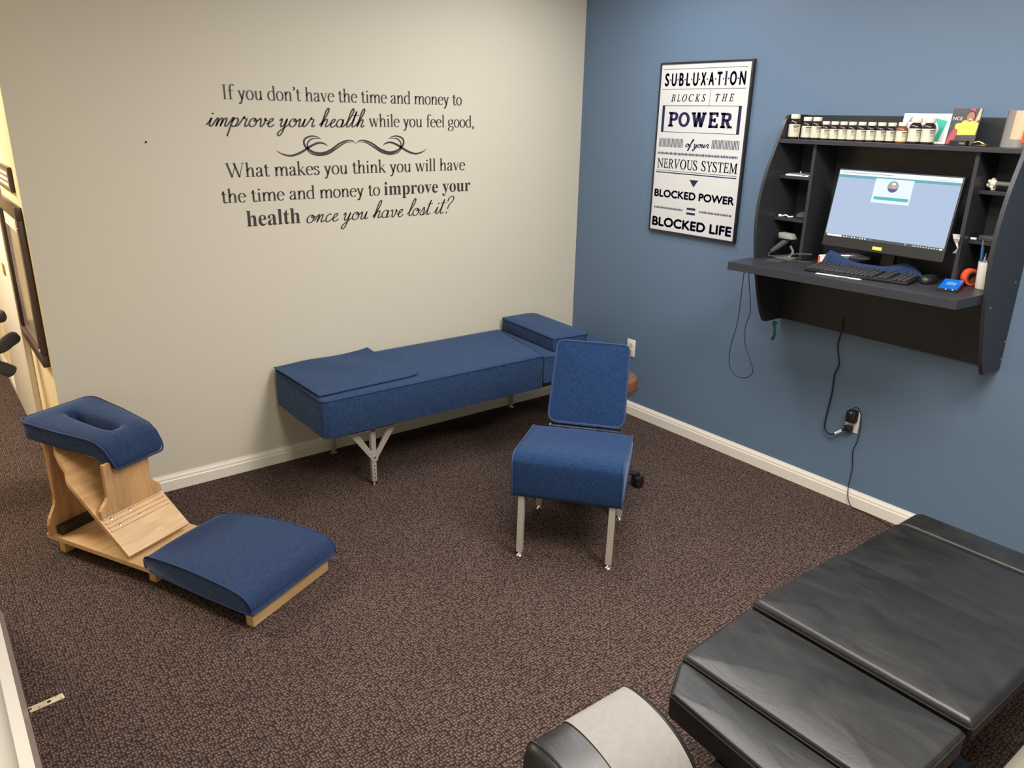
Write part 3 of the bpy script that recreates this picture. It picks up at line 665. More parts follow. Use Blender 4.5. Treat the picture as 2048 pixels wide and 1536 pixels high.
m = MB(); bo = densify(round_poly([(-.183, .0), (.183, .0), (.174, .392), (-.172, .392)], [.045, .045, .035, .035], 6), .04)
pillow(m, bo, -.052, .0, .008, .010); 
for v in m.bm.verts: v.co = Mb @ v.co
bo_ = m.build('backrest', M['chairfab'], ch)
t = MB(); t.tube([Mb @ Vector((p[0] * .992, .196 + (p[1] - .196) * .992, -.002)) for p in bo], .0055, 6, closed=True); t.build('piping', M['chairpipe'], bo_)
m = MB(); m.box(-.165, .175, .432, .462, .4555, .4605, .001); m.build('hinge_plate', M['chrome'], ch)
m = MB()
for s in (-1, 1): m.tube([(s * .12, .44, .36), (s * .12, .480, .42), (s * .12, .512, .50), (s * .12, .575, .62)], .010, 8)
m.build('back_support', M['steel'], ch)

# ---------------------------------------------------------------- rolling stool behind the chair
sc_ = Vector((-.929, -1.253))
st = thing('rolling_stool', 'rolling stool with round brown seat and black casters behind the blue chair', 'stool', (sc_.x, sc_.y, 0))
m = MB(); m.lathe([(0, .545), (.150, .545), (.172, .552), (.180, .575), (.180, .600), (.170, .622), (.140, .632), (0, .635)], n=40); m.build('seat', M['brown'], st)
MB().tube([(.180 * math.cos(a * math.pi / 20), .180 * math.sin(a * math.pi / 20), .588) for a in range(40)], .003, 6, closed=True).build('piping', M['brown'], st)
MB().lathe([(0, .53), (.10, .53), (.10, .546), (0, .546)], n=24).build('seat_plate', M['blackp'], st)
MB().lathe([(0, .08), (.026, .08), (.026, .30), (.015, .30), (.015, .53), (0, .53)], n=16).build('gas_column', M['blackp'], st)
m = MB()
angs = [math.atan2(-.108, .17), math.atan2(-.269, -.08), math.atan2(-.074, -.317)]
angs = [R(-33 + 72 * k) for k in range(5)]; AR = .222
for a in angs: m.tube([(.02 * math.cos(a), .02 * math.sin(a), .105), (.12 * math.cos(a), .12 * math.sin(a), .095), ((AR - .007) * math.cos(a), (AR - .007) * math.sin(a), .075)], [.022, .018, .014], 8)
m.lathe([(0, .075), (.04, .075), (.04, .125), (0, .13)], n=16); m.build('star_base', M['blackp'], st)
for a in angs:
    c = MB(); T = Matrix.Translation((AR * math.cos(a), AR * math.sin(a), 0)) @ Matrix.Rotation(a + .6, 4, 'Z')
    for s in (-1, 1): c.lathe([(0, -.010), (.024, -.010), (.028, -.006), (.028, .006), (.024, .010), (0, .010)], n=20, M=T @ Matrix.Translation((0, s * .015, .028)) @ Matrix.Rotation(R(90), 4, 'X'))
    o = c.build('caster', M['blackp'], st)
    c = MB(); c.box(-.028, .026, -.026, .026, .036, .064, .008, M=T); c.box(-.006, .006, -.006, .006, .06, .08, M=T); c.build('fork', M['blackp'], o)

# ---------------------------------------------------------------- kneeling adjusting table (left)
KO, KA = (-2.80, -1.32, 0), math.atan2(.447, .894)
kn = thing('kneeling_table', 'low birch wood kneeling table with blue knee pad and slotted blue head pad', 'therapy table', KO, KA)
m = MB(); m.prism(densify([(.002, .50), (.345, .50), (.345, 1.145), (-.004, 1.145)], .2), .064, .084, 'z'); m.build('base_board', M['birchx'], kn, smooth=0)
MB().box(-.012, .432, -.034, .004, 0, .064, .004).build('foot_rail', M['birchx'], kn)
MB().box(.03, .40, .53, .57, 0, .064, .004).build('foot_rail', M['birchx'], kn)
MB().box(.012, .335, 1.06, 1.10, 0, .064, .004).build('foot_rail', M['birchx'], kn)
MB().box(.01, .42, .0, .56, .060, .072, .002).build('knee_board', M['birchx'], kn)
# knee cushion: crowned block, rolled at its two ends, flat piped sides
prof = [(.535, .078), (.548, .10), (.545, .125), (.520, .142), (.46, .150), (.30, .160), (.12, .158), (.02, .150), (-.030, .136), (-.055, .108), (-.055, .088), (-.042, .074), (.2, .068), (.45, .070)]
prof = [tuple(v) for v in catmull([Vector(p) for p in prof], 3, True)]
def kl(n): return -.038 + (n + .055) / .59 * .040
def kr(n): return .458 - .058 * max(0, (n - .15) / .40) ** 1.6
m = MB(); profile_block(m, prof, lambda n: (kr(n) - kl(n)) / 2, .008, lambda n: (kr(n) + kl(n)) / 2); ko = m.build('knee_cushion', M['navy'], kn, smooth=50)
for fn, s in ((kl, 1), (kr, -1)): MB().tube([(fn(n) + s * .001, n * 1.002, z) for n, z in prof], .0032, 6, closed=True).build('piping', M['pipe'], ko)
# rear upright (vase outline), sloping board, front upright
def vase(w0, w1, z0, z1, neck, mid, k=10):
    """right half outline of a waisted board: wide foot, waist, wide top"""
    c = (w0 + w1) / 2; h = (w1 - w0) / 2; pts = []
    for i in range(k + 1):
        u = i / k; z = z0 + (z1 - z0) * u
        a = 0 if u < .12 else min(1, (u - .12) / .25)
        pts.append((c + h - neck * (a * a * (3 - 2 * a)), z))
    return [(2 * c - x, z) for x, z in pts[::-1]] + pts
pv = vase(-.010, .300, .084, .500, .046, .5, 16)
m = MB(); m.prism(pv, 1.105, 1.122, 'y'); m.build('rear_upright', M['birchp'], kn, smooth=0)
# sloping board in its own plane: along-slope coordinate s from the foot (n .625,z .105) to the head (n 1.075,z .50)
a0 = Vector((0, .628, .108)); a1 = Vector((0, 1.085, .495)); e = (a1 - a0); SL = e.length; e.normalize(); nn = Vector((0, -e.z, e.y))
def slope(t_, s_, h_): return a0 + e * s_ + nn * h_ + Vector((t_, 0, 0))
def slab_on_slope(mb, poly, h0, h1):
    A = [slope(p[0], p[1], h0) for p in poly]; B = [slope(p[0], p[1], h1) for p in poly]; mb.rings([A, B]); return mb
nk = [(.300, 0), (.300, SL * .66), (.293, SL * .70), (.275, SL * .76), (.268, SL * .85), (.255, SL * .93), (.230, SL)]
m = MB(); slab_on_slope(m, [(.29 - p[0], p[1]) for p in nk[::-1]] + [p for p in nk], 0, .018); m.build('sloping_board', M['birch'], kn, smooth=0)
for s0 in (.165, .125):                                            # the two stop grooves
    g = MB()
    for a, c in ((s0, s0 + .006), (s0 + .020, s0 + .026)): slab_on_slope(g, [(.0, a), (.29, a), (.29, c), (.0, c)], .018, .024)
    o = g.build('stop_rail', M['birchx'], kn, smooth=0)
    for t_ in ((.035, .125) if s0 > .15 else (.05, .145)):
        d = MB(); d.lathe([(0, -.001), (.006, -.001), (.006, .003), (0, .004)], n=12, M=Matrix.Translation(slope(t_, s0 + .013, .018)) @ Vector((0, 0, 1)).rotation_difference(nn).to_matrix().to_4x4()); d.build('stop_pin', M['chrome'], o)
fv = vase(-.004, .292, .252, .475, .042, .5, 14)
m = MB(); m.prism(fv, .756, .773, 'y'); m.build('front_upright', M['birchp'], kn, smooth=0)
MB().box(.015, .275, 1.065, 1.10, .085, .125, .002).build('steel_bar', M['darkmetal'], kn)
MB().box(.07, .24, .79, 1.09, .478, .496, .003).build('head_board', M['birchx'], kn)
# head cushion: flat pad wrapped along a path that rolls over at the front, with a breathing slot
def hp(s_, t_, h_):
    A = .375
    if s_ <= A:
        n_, z_ = 1.232 - s_, .515 - .030 * s_ / A
        return Vector((t_, n_, z_ + h_))
    a = min((s_ - A) / .055, R(82)); rr = .055 + h_; cn, cz = 1.232 - A, .485 - .055
    return Vector((t_, cn - rr * math.sin(a), cz + rr * math.cos(a)))
TC = .192; H = .088
def halfw(s_): return .178 - .058 * min(1, s_ / .44) ** 1.5
N = 48
oc = []
SM = .375 + .055 * R(82)
OUT = densify(round_poly([(0, -halfw(0)), (SM * .5, -halfw(SM * .5)), (SM, -halfw(SM)), (SM, halfw(SM)), (SM * .5, halfw(SM * .5)), (0, halfw(0))], [.05, 0, .02, .02, 0, .05], 4), .02)
SLT = []
for p in OUT:
    v = Vector((p[0] - .225, p[1])); v = Vector((v.x / .26, v.y / .17)); q = (abs(v.x) ** 5 + abs(v.y) ** 5) ** .2 or 1
    SLT.append(Vector((.240 + v.x / q * .135, v.y / q * (.031 + .004 * v.x / q))))
def mixp(a, c, u): return a + (c - a) * u
loops = []
for u, h in ((0, .03), (0, H - .022), (.05, H - .009), (.14, H - .001), (.32, H + .003), (.6, H + .001), (.86, H - .003), (.95, H - .009), (.99, H - .020), (1, H * .5), (1, .018), (.985, .004), (.95, 0), (.6, 0), (.3, 0), (0, 0), (0, .03)):
    loops.append([hp(mixp(SLT[i], OUT[i], u).x, TC + mixp(SLT[i], OUT[i], u).y, h) for i in range(len(OUT))])
m = MB(); m.rings(loops, False, False); bmesh.ops.remove_doubles(m.bm, verts=m.bm.verts[:], dist=1e-5)
ho = m.build('head_cushion', M['navy'], kn, smooth=60)
t = MB(); t.tube([hp(p.x, TC + p.y * .994, H - .011) for p in OUT], .0042, 6, closed=True); t.build('piping', M['pipe'], ho)
m = MB(); fs = [hp(p.x, TC + p.y, .028) for p in SLT]; m.bm.faces.new([m.bm.verts.new(v) for v in fs]); m.build('slot_floor', M['pipe'], ho, smooth=0)

# ---------------------------------------------------------------- black treatment table (right foreground)
tt = thing('treatment_table', 'long black leather treatment table in cushioned sections, lower right foreground', 'treatment table', (-1.55, -3.095, 0))
def TL(x, y): return (x + 1.55, y + 3.095)
def section(name, poly, z0, z1, crown, er, rr=.012):
    o_ = densify(round_poly([TL(*p) for p in poly], rr), .05)
    m = MB(); pillow(m, o_, z0, z1, crown, er, roll=6); o = m.build(name, M['leather'], tt, smooth=60)
    p = MB(); piping(p, o_, z1 - er * .9, .0028); p.build('piping', M['leather'], o); return o
section('foot_cushion', [(-.945, -3.40), (-.812, -3.40), (-.812, -2.79), (-.945, -2.79)], .43, .503, .004, .03)
section('leg_cushion', [(-1.335, -3.40), (-.952, -3.40), (-.952, -2.79), (-1.335, -2.79)], .43, .499, .008, .016)
section('pelvic_cushion', [(-1.785, -3.405), (-1.330, -3.405), (-1.330, -2.785), (-1.785, -2.785)], .455, .514, .010, .022)
section('chest_cushion', [(-2.130, -3.40), (-1.803, -3.40), (-1.803, -2.79), (-2.130, -2.815)], .43, .500, .012, .014)
section('shoulder_cushion', [(-2.140, -2.818), (-2.258, -2.886), (-2.292, -3.304), (-2.140, -3.385)], .415, .492, .006, .014)
m = MB(); m.box(*[v + 1.55 for v in (-2.12, -.84)], -.27, .27, .375, .432, .006); m.build('frame', M['blackp'], tt)
m = MB(); m.box(*[v + 1.55 for v in (-2.05, -1.38)], -.18, .18, .04, .38, .01); m.build('pedestal', M['blackp'], tt)
m = MB(); m.box(*[v + 1.55 for v in (-2.10, -1.33)], -.21, .21, 0, .042, .006); m.build('base_plate', M['blackp'], tt)
m = MB(); m.box(*[v + 1.55 for v in (-1.95, -1.06)], -.325, -.268, .0, .035, .006); m.build('foot_rail', M['cream'], tt)
m = MB(); m.box(*[v + 1.55 for v in (-2.60, -2.10)], -.05, .05, .36, .41, .006); m.build('headrest_arm', M['blackp'], tt)
# two arched headrest pads
def arch_prof(y0, y1, z0, z1, inner):
    """cross-section of a pad: steep outer edge, long roll towards the central gap"""
    w_ = y1 - y0; P = []
    for u, h in ((0, .0), (0, .25), (.015, .62), (.06, .88), (.14, .98), (.28, 1.0), (.45, .955), (.62, .84), (.77, .66), (.90, .40), (.985, .12), (1, 0)):
        P.append((y0 + w_ * u if inner > 0 else y1 - w_ * u, z0 + (z1 - z0) * h))
    return P
def headpad(y_out, y_in, x0, x1, label, pl_):
    s = 1 if y_in > y_out else -1
    pr = arch_prof(min(y_out, y_in), max(y_out, y_in), .40, .515, s)
    pr = [tuple(v) for v in catmull([Vector(p) for p in pr], 4)]
    m = MB(); loops = []
    for x, k in ((x0, .90), (x0 + .006, .96), (x0 + .018, 1), (x1 - .018, 1), (x1 - .006, .96), (x1, .90)):
        cy = (y_out + y_in) / 2; loops.append([Vector((x + 1.55, cy + (p[0] - cy) * k + 3.095, .40 + (p[1] - .40) * k)) for p in pr])
    m.rings(loops); o = m.build('headrest_pad', M['leather'], tt, smooth=50)
    for x in (x0 + .018, x1 - .016):
        MB().tube([(x + 1.55, p[0] + 3.095, p[1] + .0005) for p in pr], .003, 6).build('piping', M['leather'], o)
    # paper strip hugging the pad
    q = [(p[0], p[1]) for p in pr if p[1] > .415]; b = MB(); A = []; Bq = []
    cy = (y_out + y_in) / 2
    xa, xb = x0 + .118, x1 - .021
    outl = [Vector((cy + (p[0] - cy) * 1.012, .40 + (p[1] - .40) * 1.02 + .001, 0)) for p in q]
    innl = [Vector((cy + (p[0] - cy) * 1.006, .40 + (p[1] - .40) * 1.008 + .0005, 0)) for p in q]
    lp = outl + innl[::-1]
    b.rings([[Vector((x, v.x, v.y)) for v in lp] for x in (xa, (xa + xb) / 2, xb)])
    tag(b.build('paper_strip', M['bedpaper'], smooth=50), pl_, 'paper', 'paper strips on the headrest pads')
headpad(-2.800, -3.065, -2.668, -2.335, None, 'large pale paper strip wrapped over the headrest pad, fully in view beside its black end')
headpad(-3.390, -3.125, -2.668, -2.335, None, 'pale paper strip on the second headrest pad, mostly cut off by the bottom edge')

# ---------------------------------------------------------------- wall desk
YL, YR = -1.607, -2.680
def zt(y): return 1.2145 - .0119 * (y + 2.135)                 # worktop surface (it sags slightly to one side)
dk = thing('wall_desk', 'black floating wall desk with curved sides holding the computer', 'desk', (0, YL, .865))
def D(mb_fn): return mb_fn
def dbox(name, x0, x1, y0, y1, z0, z1, bev=.001):
    return MB().box(x0, x1, y0 - YL, y1 - YL, z0 - .865, z1 - .865, bev).build(name, M['black'], dk, smooth=0)
side = [(0, .868), (-.150, .868), (-.166, .880), (-.20, .935), (-.238, 1.03), (-.274, 1.14), (-.300, 1.247), (-.320, 1.368), (-.317, 1.485), (-.288, 1.61), (-.236, 1.735), (-.19, 1.84), (-.165, 1.868), (-.14, 1.873), (0, 1.873)]
sp = [Vector(side[0])] + [v for v in catmull([Vector(p) for p in side[1:13]], 5)] + [Vector(side[13]), Vector(side[14])]
for y0, y1 in ((YL - .016, YL), (YR, YR + .016)):
    m = MB(); m.prism([(p[0], p[1] - .865) for p in sp], y0 - YL, y1 - YL, 'y'); o = m.build('side_panel', M['black'], dk, smooth=25)
for x, z in ((-.240, 1.165), (-.045, 1.245), (-.012, .99), (-.012, .915)):
    MB().lathe([(0, -.001), (.005, -.001), (.005, .001), (0, .002)], n=10, M=Matrix.Translation((x, YR - YL - .0005, z - .865)) @ Matrix.Rotation(R(90), 4, 'X')).build('cam_screw', M['greyp'], o)
dbox('back_panel', -.016, 0, YR + .016, YL - .016, .868, 1.873)
dbox('top_shelf', -.225, -.016, YR + .016, YL - .016, 1.745, 1.763)
for y in (-1.798, -2.502): dbox('divider', -.200, -.016, y - .008, y + .008, zt(y) + .001, 1.745)
for y0, y1 in ((-1.790, YL - .016), (YR + .016, -2.510)):
    for z in (1.598, 1.402): dbox('cubby_shelf', -.190 if y1 > -2 else -.142, -.016, y0, y1, z - .014, z, .0005)
m = MB(); wt = [(-.016, YR + .018), (-.016, YL - .018), (-.322, YL - .018), (-.322, YL + .010), (-.49, YL - .003), (-.49, YR + .018), (-.335, YR - .002), (-.335, YR + .018)]
wt = [(-.016, YR + .018), (-.016, YL - .018), (-.306, YL - .018), (-.306, YL + .012), (-.494, YL - .002), (-.478, YR + .030), (-.306, YR + .018)]
m.prism([(x, y - YL) for x, y in wt], -.038, 0, 'z', .0012)
for v in m.bm.verts: v.co.z += zt(v.co.y + YL) - .865
m.build('worktop', M['black'], dk, smooth=0)

# things on the desk
def at(x, y, h=0): return (x, y, zt(y) + h)
# monitor
mo = thing('computer_monitor', 'wide black all-in-one computer screen with bright web page on the desk', 'monitor', at(-.20, -2.199, .0015))
SW, SH = .528, .290
tilt = Matrix.Translation((-.050, 0, .094)) @ Matrix.Rotation(R(9.8), 4, 'Y')
m = MB(); m.box(0, .032, -SW / 2 - .007, SW / 2 + .007, 0, SH + .052, .004, M=tilt); mh = m.build('screen_housing', M['blackp'], mo, smooth=0)
def S(u, v, h=-.0006): return tilt @ Vector((h, SW / 2 - u * SW, .046 + v * SH))
def quad(name, u0, u1, v0, v1, mt, par, h=-.0006):
    m = MB(); m.flat([(u0, v0), (u1, v0), (u1, v1), (u0, v1)], lambda p: S(p[0], p[1], h)); return m.build(name, mt, par, smooth=0, recalc=False)
g_page, g_bar, g_teal, g_white, g_dim = glow('screen_page', (184, 203, 232)), glow('screen_white', (240, 250, 255), 1.1), glow('screen_teal', (110, 178, 192)), glow('screen_popup', (232, 246, 252), 1.1), glow('screen_taskbar', (84, 88, 84))
g_btn, g_dk, g_pk, g_sk, g_ye = glow('screen_button', (84, 196, 206)), glow('screen_grey', (120, 130, 140)), glow('screen_navy', (90, 100, 150)), glow('screen_skin', (230, 180, 150)), glow('screen_yellow', (240, 220, 100))
scn = quad('display', 0, 1, 0, 1, g_page, mo)
scn['label'] = 'bright screen with a web page'
quad('browser_bar', 0, 1, .935, 1, g_bar, scn, -.0009); quad('teal_header', 0, 1, .895, .935, g_teal, scn, -.0009)
m = MB(); m.flat([(.02, .966), (.46, .966), (.46, .972), (.02, .972)], lambda p: S(p[0], p[1], -.0012))
for i in range(8): u = .80 + i * .024; m.flat([(u, .948), (u + .008, .948), (u + .008, .955), (u, .955)], lambda p: S(p[0], p[1], -.0012))
m.build('toolbar_icons', g_dk, scn, smooth=0, recalc=False)
quad('taskbar', 0, 1, 0, .038, g_dim, scn, -.0009)
m = MB(); m.mi = 0; m.flat([(.02, .004), (.155, .004), (.155, .034), (.02, .034)], lambda p: S(p[0], p[1], -.0012))
for i in range(11):
    u = .168 + i * .0235; m.mi = [0, 0, 1, 0, 0, 1, 0, 0, 0, 2, 1][i]; m.flat([(u + .007 + .007 * math.cos(t * math.pi / 4), .019 + .012 * math.sin(t * math.pi / 4)) for t in range(8)], lambda p: S(p[0], p[1], -.0012))
m.mi = 1; m.flat([(.70 + .009 * math.cos(t * math.pi / 4), .019 + .015 * math.sin(t * math.pi / 4)) for t in range(8)], lambda p: S(p[0], p[1], -.0012))
m.mi = 3; m.flat([(.757, .010), (.768, .010), (.768, .028), (.757, .028)], lambda p: S(p[0], p[1], -.0012)); m.mi = 0
for i in range(9): u = .775 + i * .021; m.flat([(u, .013), (u + .012, .013), (u + .012, .024), (u, .024)], lambda p: S(p[0], p[1], -.0012))
m.flat([(.965, .008), (.990, .008), (.990, .030), (.965, .030)], lambda p: S(p[0], p[1], -.0012))
m.build('taskbar_icons', [g_bar, g_btn, glow('screen_red', (200, 70, 120)), g_ye], scn, smooth=0, recalc=False)
quad('popup_window', .33, .645, .565, .915, g_white, scn, -.0012); quad('popup_button', .347, .632, .610, .655, g_btn, scn, -.0015)
m = MB()
def disc(cu_, cv_, r, mi, a0=0, a1=360, h=-.0015):
    m.mi = mi; m.flat([(cu_ + r / SW * math.cos(R(a0 + (a1 - a0) * t / 20)), cv_ + r / SH * math.sin(R(a0 + (a1 - a0) * t / 20))) for t in range(20 if a1 - a0 == 360 else 21)], lambda p: S(p[0], p[1], h))
disc(.485, .81, .024, 0); disc(.485, .81, .024, 1, 200, 340, -.0017); disc(.492, .815, .0105, 2, 0, 360, -.0019); disc(.488, .838, .009, 3, 0, 180, -.0021)
m.build('profile_picture', [glow('screen_pic', (170, 176, 170)), g_pk, g_sk, g_bar], scn, smooth=0, recalc=False)
m = MB(); m.box(-.0015, .001, -.012, .030, .012, .026, .0003, M=tilt); m.build('sticker', M['yellow'], mo)['label'] = 'small yellow sticker on the lower bezel'
m = MB(); m.box(.098, .122, -.03, .03, -.074, .10, .004, M=tilt); m.box(.03, .11, -.03, .03, .07, .10, .004, M=tilt); m.build('stand_neck', M['blackp'], mo)
m = MB(); m.box(.030, .175, -.11, .11, .0005, .010, .003); m.build('stand_base', M['blackp'], mo)

# keyboard
kb = thing('keyboard', 'black computer keyboard at the front of the desk', 'keyboard', at(-.318, -2.172), R(6.5))
kt = Matrix.Rotation(-.0119, 4, 'X') @ Matrix.Rotation(R(-3.5), 4, 'Y')
m = MB(); m.box(-.072, .072, -.222, .222, .006, .018, .003, M=kt); m.box(.055, .068, -.2, -.18, -.001, .012, .001, M=kt); m.box(.055, .068, .18, .2, -.001, .012, .001, M=kt)
m.build('case', M['blackp'], kb)
m = MB()
for r in range(6):
    for c in range(22):
        if c in (15, 18): continue
        y = .212 - c * .0195; x = .056 - r * .0225 - (.004 if r else 0)
        if r == 5 and 3 < c < 9: continue
        m.box(x - .009, x + .009, y - .0165, y - .0005, .018, .0245, .0015, 1, M=kt)
m.box(-.0695, -.0515, .212 - 9 * .0195 + .002, .212 - 4 * .0195 - .001, .018, .0245, .0015, 1, M=kt)
m.build('keys', mat('key_plastic', srgb(33, 33, 36), .55), kb, smooth=0)
pp = MB(); KM = Matrix.Translation((-.318, -2.172, 0)) @ Matrix.Rotation(R(6.5), 4, 'Z')
pp.box(-.098, -.077, -.04, .155, 0, .0012, 0, 2, KM); pp.mi = 1; pp.box(-.0985, -.092, .01, .05, .0012, .0016, 0, 2, KM)
for v in pp.bm.verts: v.co.z += zt(v.co.y) + .0006
tag(pp.build('paper_slip', [M['paper'], M['red']], smooth=0), 'white paper slip with red print under the keyboard front edge', 'paper')
# mouse
ms = thing('computer_mouse', 'black computer mouse between keyboard and lit phone', 'mouse', at(-.225, -2.422, .0012))
m = MB(); lo = []
for z, k in ((0, .92), (.004, 1), (.014, .98), (.024, .86), (.031, .62), (.034, .3)): lo.append([Vector((.052 * k * math.cos(a * math.pi / 12) - .006 * (z / .034), .030 * k * math.sin(a * math.pi / 12), z)) for a in range(24)])
m.rings(lo); m.build('shell', M['blackp'], ms)
m = MB(); m.lathe([(0, -.003), (.008, -.003), (.008, .003), (0, .003)], n=14, M=Matrix.Translation((-.030, 0, .023)) @ Matrix.Rotation(R(90), 4, 'X')); m.build('scroll_wheel', M['greyp'], ms)
MB().tube(catmull([(.050, 0, .010), (.10, .03, .012), (.13, .05, .010), (.15, .03, .012), (.17, .08, .02)], 6), .002, 6).build('cord', M['blackp'], ms)
# phone
ph = thing('smartphone', 'smartphone with bright blue screen tilted on a small black rest by the white cup', 'phone', at(-.272, -2.530, .001), R(14))
tl = Matrix.Translation((0, 0, .004)) @ Matrix.Rotation(R(-7), 4, 'Y')
MB().prism([(-.062, .0), (.070, .0), (.070, .0165), (-.062, .0005)], -.034, .034, 'y', .001).build('rest', M['blackp'], ph, smooth=0)
MB().prism(round_poly([(-.080, -.039), (.080, -.039), (.080, .039), (-.080, .039)], .009), .005, .0125, 'z', .002, M=tl).build('body', M['blackp'], ph)
m = MB(); m.flat([(-.064, -.034), (.072, -.034), (.072, .034), (-.064, .034)], lambda p: tl @ Vector((p[0], p[1], .0128))); s_ = m.build('screen', glow('phone_blue', (22, 128, 240)), ph, smooth=0, recalc=False)
m = MB(); m.flat([(-.010, -.018), (.030, -.018), (.030, .018), (-.010, .018)], lambda p: tl @ Vector((p[0], p[1], .0131))); m.build('screen_logo', glow('phone_light', (120, 180, 245)), s_, smooth=0, recalc=False)
for y in (-.020, .004): MB().lathe([(0, 0), (.003, 0), (.003, .001), (0, .001)], n=10, M=tl @ Matrix.Translation((-.073, y, .0126))).build('button', M['paper'], ph)
# cup and pens
CX, CY = -.170, -2.607
cp = tag(MB().lathe([(0, 0), (.024, 0), (.026, .004), (.031, .108), (.029, .108), (.0245, .008), (0, .008)], at(CX, CY, .0008), 28).build('pen_cup', M['bone']), 'white tapered cup holding pens at the right end of the desk', 'cup')
def pen(label, dx, dy, tx, ty, ln, mb_, clip=None, r=.0045, name='pen', cat='pen'):
    base = Vector(at(CX + dx, CY + dy, .010)); d = Vector((tx, ty, 1)).normalized()
    t = thing(name, label, cat, base); Tm = d.to_track_quat('Z', 'Y').to_matrix().to_4x4()
    m = MB(); m.lathe([(0, 0), (.0015, .0), (r * .9, .012), (r, .03), (r, ln * .86), (r * .7, ln * .9), (0, ln * .9)], n=12, M=Tm); m.build('barrel', mb_, t)
    m = MB(); m.lathe([(0, ln * .9), (r * .5, ln * .9), (r * .5, ln), (0, ln)], n=10, M=Tm); m.build('cap', clip or M['silver'], t)
    m = MB(); m.box(-.0012, .0012, r, r + .002, ln * .62, ln * .86, M=Tm); m.build('clip', clip or M['silver'], t); return t
pen('blue pen with silver clip, leftmost in the white cup', -.006, .012, -.10, .06, .185, M['penblue'])
pen('dark red pen in the middle of the white cup', -.008, -.002, -.10, -.07, .175, M['penred'])
pen('short clear blue pen in front in the white cup', -.014, .004, -.08, -.01, .135, M['silver'])
pen('yellow-green tipped highlighter at the right in the white cup', .006, -.012, -.02, -.06, .165, M['blackp'], M['lime'], .006, 'highlighter', 'highlighter')
# orange tape roll
t = thing('tape_roll', 'orange-red roll of tape standing left of the white cup', 'tape', at(-.145, -2.545, .0012))
Tm = Matrix.Translation((0, 0, .035)) @ Matrix.Rotation(R(62), 4, 'Z') @ Matrix.Rotation(R(90), 4, 'Y')
MB().lathe([(.025, -.013), (.034, -.013), (.034, .013), (.025, .013), (.025, -.013)], n=36, M=Tm).build('tape', M['orange'], t)
MB().lathe([(.018, -.0135), (.0248, -.0135), (.0248, .0135), (.018, .0135), (.018, -.0135)], n=36, M=Tm).build('core', M['brown'], t)
# blue cushion, silver tube and small box behind the keyboard
m = MB(); ny, nx = 40, 8; gr = []
for i in range(ny + 1):
    u = i / ny; y = -1.935 - .455 * u; hgt = .030 + .044 * math.exp(-((u - .06) / .17) ** 2) + .026 * math.exp(-((u - .80) / .12) ** 2) + .004
    row = []
    for j in range(nx + 1):
        v = j / nx; x = -.258 + .045 * v + .050 * u; k = math.sin(math.pi * v) ** .5; row.append((x, y, hgt * k * min(1, u * 14 + .15) * min(1, (1 - u) * 10 + .1)))
    gr.append(row)
T = [[m.bm.verts.new((x, y, zt(y) + .0012 + h)) for x, y, h in r] for r in gr]; B = [[m.bm.verts.new((x, y, zt(y) + .0008)) for x, y, h in r] for r in gr]
for i in range(ny):
    for j in range(nx): m.bm.faces.new((T[i][j], T[i + 1][j], T[i + 1][j + 1], T[i][j + 1])); m.bm.faces.new((B[i][j], B[i][j + 1], B[i + 1][j + 1], B[i + 1][j]))
for i in range(ny):
    for j in (0, nx): m.bm.faces.new((T[i][j], T[i + 1][j], B[i + 1][j], B[i][j]))
for j in range(nx):
    for i in (0, ny): m.bm.faces.new((T[i][j], T[i][j + 1], B[i][j + 1], B[i][j]))
tag(m.build('wrist_cushion', M['navy'], smooth=70), 'wavy blue fabric cushion lying between keyboard and monitor', 'cushion')
t = thing('silver_tube', 'tapered silver tube lying behind the blue cushion under the monitor', 'tube', at(-.115, -1.985, .0305))
Tm = Matrix.Rotation(R(82), 4, 'X')
MB().lathe([(0, -.055), (.024, -.055), (.026, -.02), (.026, .028), (0, .028)], n=24, M=Tm).build('body', M['silver'], t)
MB().lathe([(0, .030), (.026, .030), (.024, .05), (.006, .115), (0, .115)], n=24, M=Tm).build('cone', M['silver'], t)
t = thing('small_box', 'small white and orange box at the left end of the blue cushion', 'box', at(-.160, -1.906, .0008), R(-8))
MB().box(-.02, .02, -.0235, .0235, 0, .036, .001).build('carton', M['paper'], t, smooth=0)
MB().box(-.0205, .0205, .012, .024, .002, .034, .0005).build('printed_end', M['orange'], t, smooth=0)
m = MB(); m.prism([(-.02, -.024), (.02, -.024), (.026, .02), (-.014, .026)], .037, .0385, 'z'); m.build('flap', M['paper'], t, smooth=0)

# barcode scanner in the left corner
t = thing('barcode_scanner', 'grey handheld barcode scanner on a stand at the left end of the desk', 'scanner', at(-.175, -1.705, .0008))
m = MB(); m.box(-.045, .035, -.055, .030, 0, .006, .003); m.tube(catmull([(-.005, -.02, .006), (.012, -.03, .03), (.006, -.015, .06)], 5), .006, 8); m.build('stand', M['greyp'], t)
m = MB(); m.tube([(-.03, .062, .026), (-.015, .030, .058), (-.002, .004, .084), (.0, -.006, .098)], [.010, .014, .015, .017], 10); m.build('handle', M['foam'], t)
m = MB(); m.prism([(.034, .094), (-.040, .094), (-.024, .118), (.040, .121)], -.026, .022, 'x', .004); m.build('head', mat('scanner_grey', srgb(140, 140, 136), .5), t)
m = MB(); m.tube(catmull([(-.03, .060, .026), (-.045, .066, .012), (-.058, .05, .008), (-.060, .0, .014), (-.056, -.06, .028), (-.052, -.10, .038), (-.050, -.17, .046)], 6), .003, 6); m.build('cord', M['foam'], t)
m = MB(); m.prism([(-.335, -1.70), (-.31, -1.77), (-.242, -1.775), (-.246, -1.69)], 0, .004, 'z')
for v in m.bm.verts: v.co.z += zt(v.co.y) + .0008
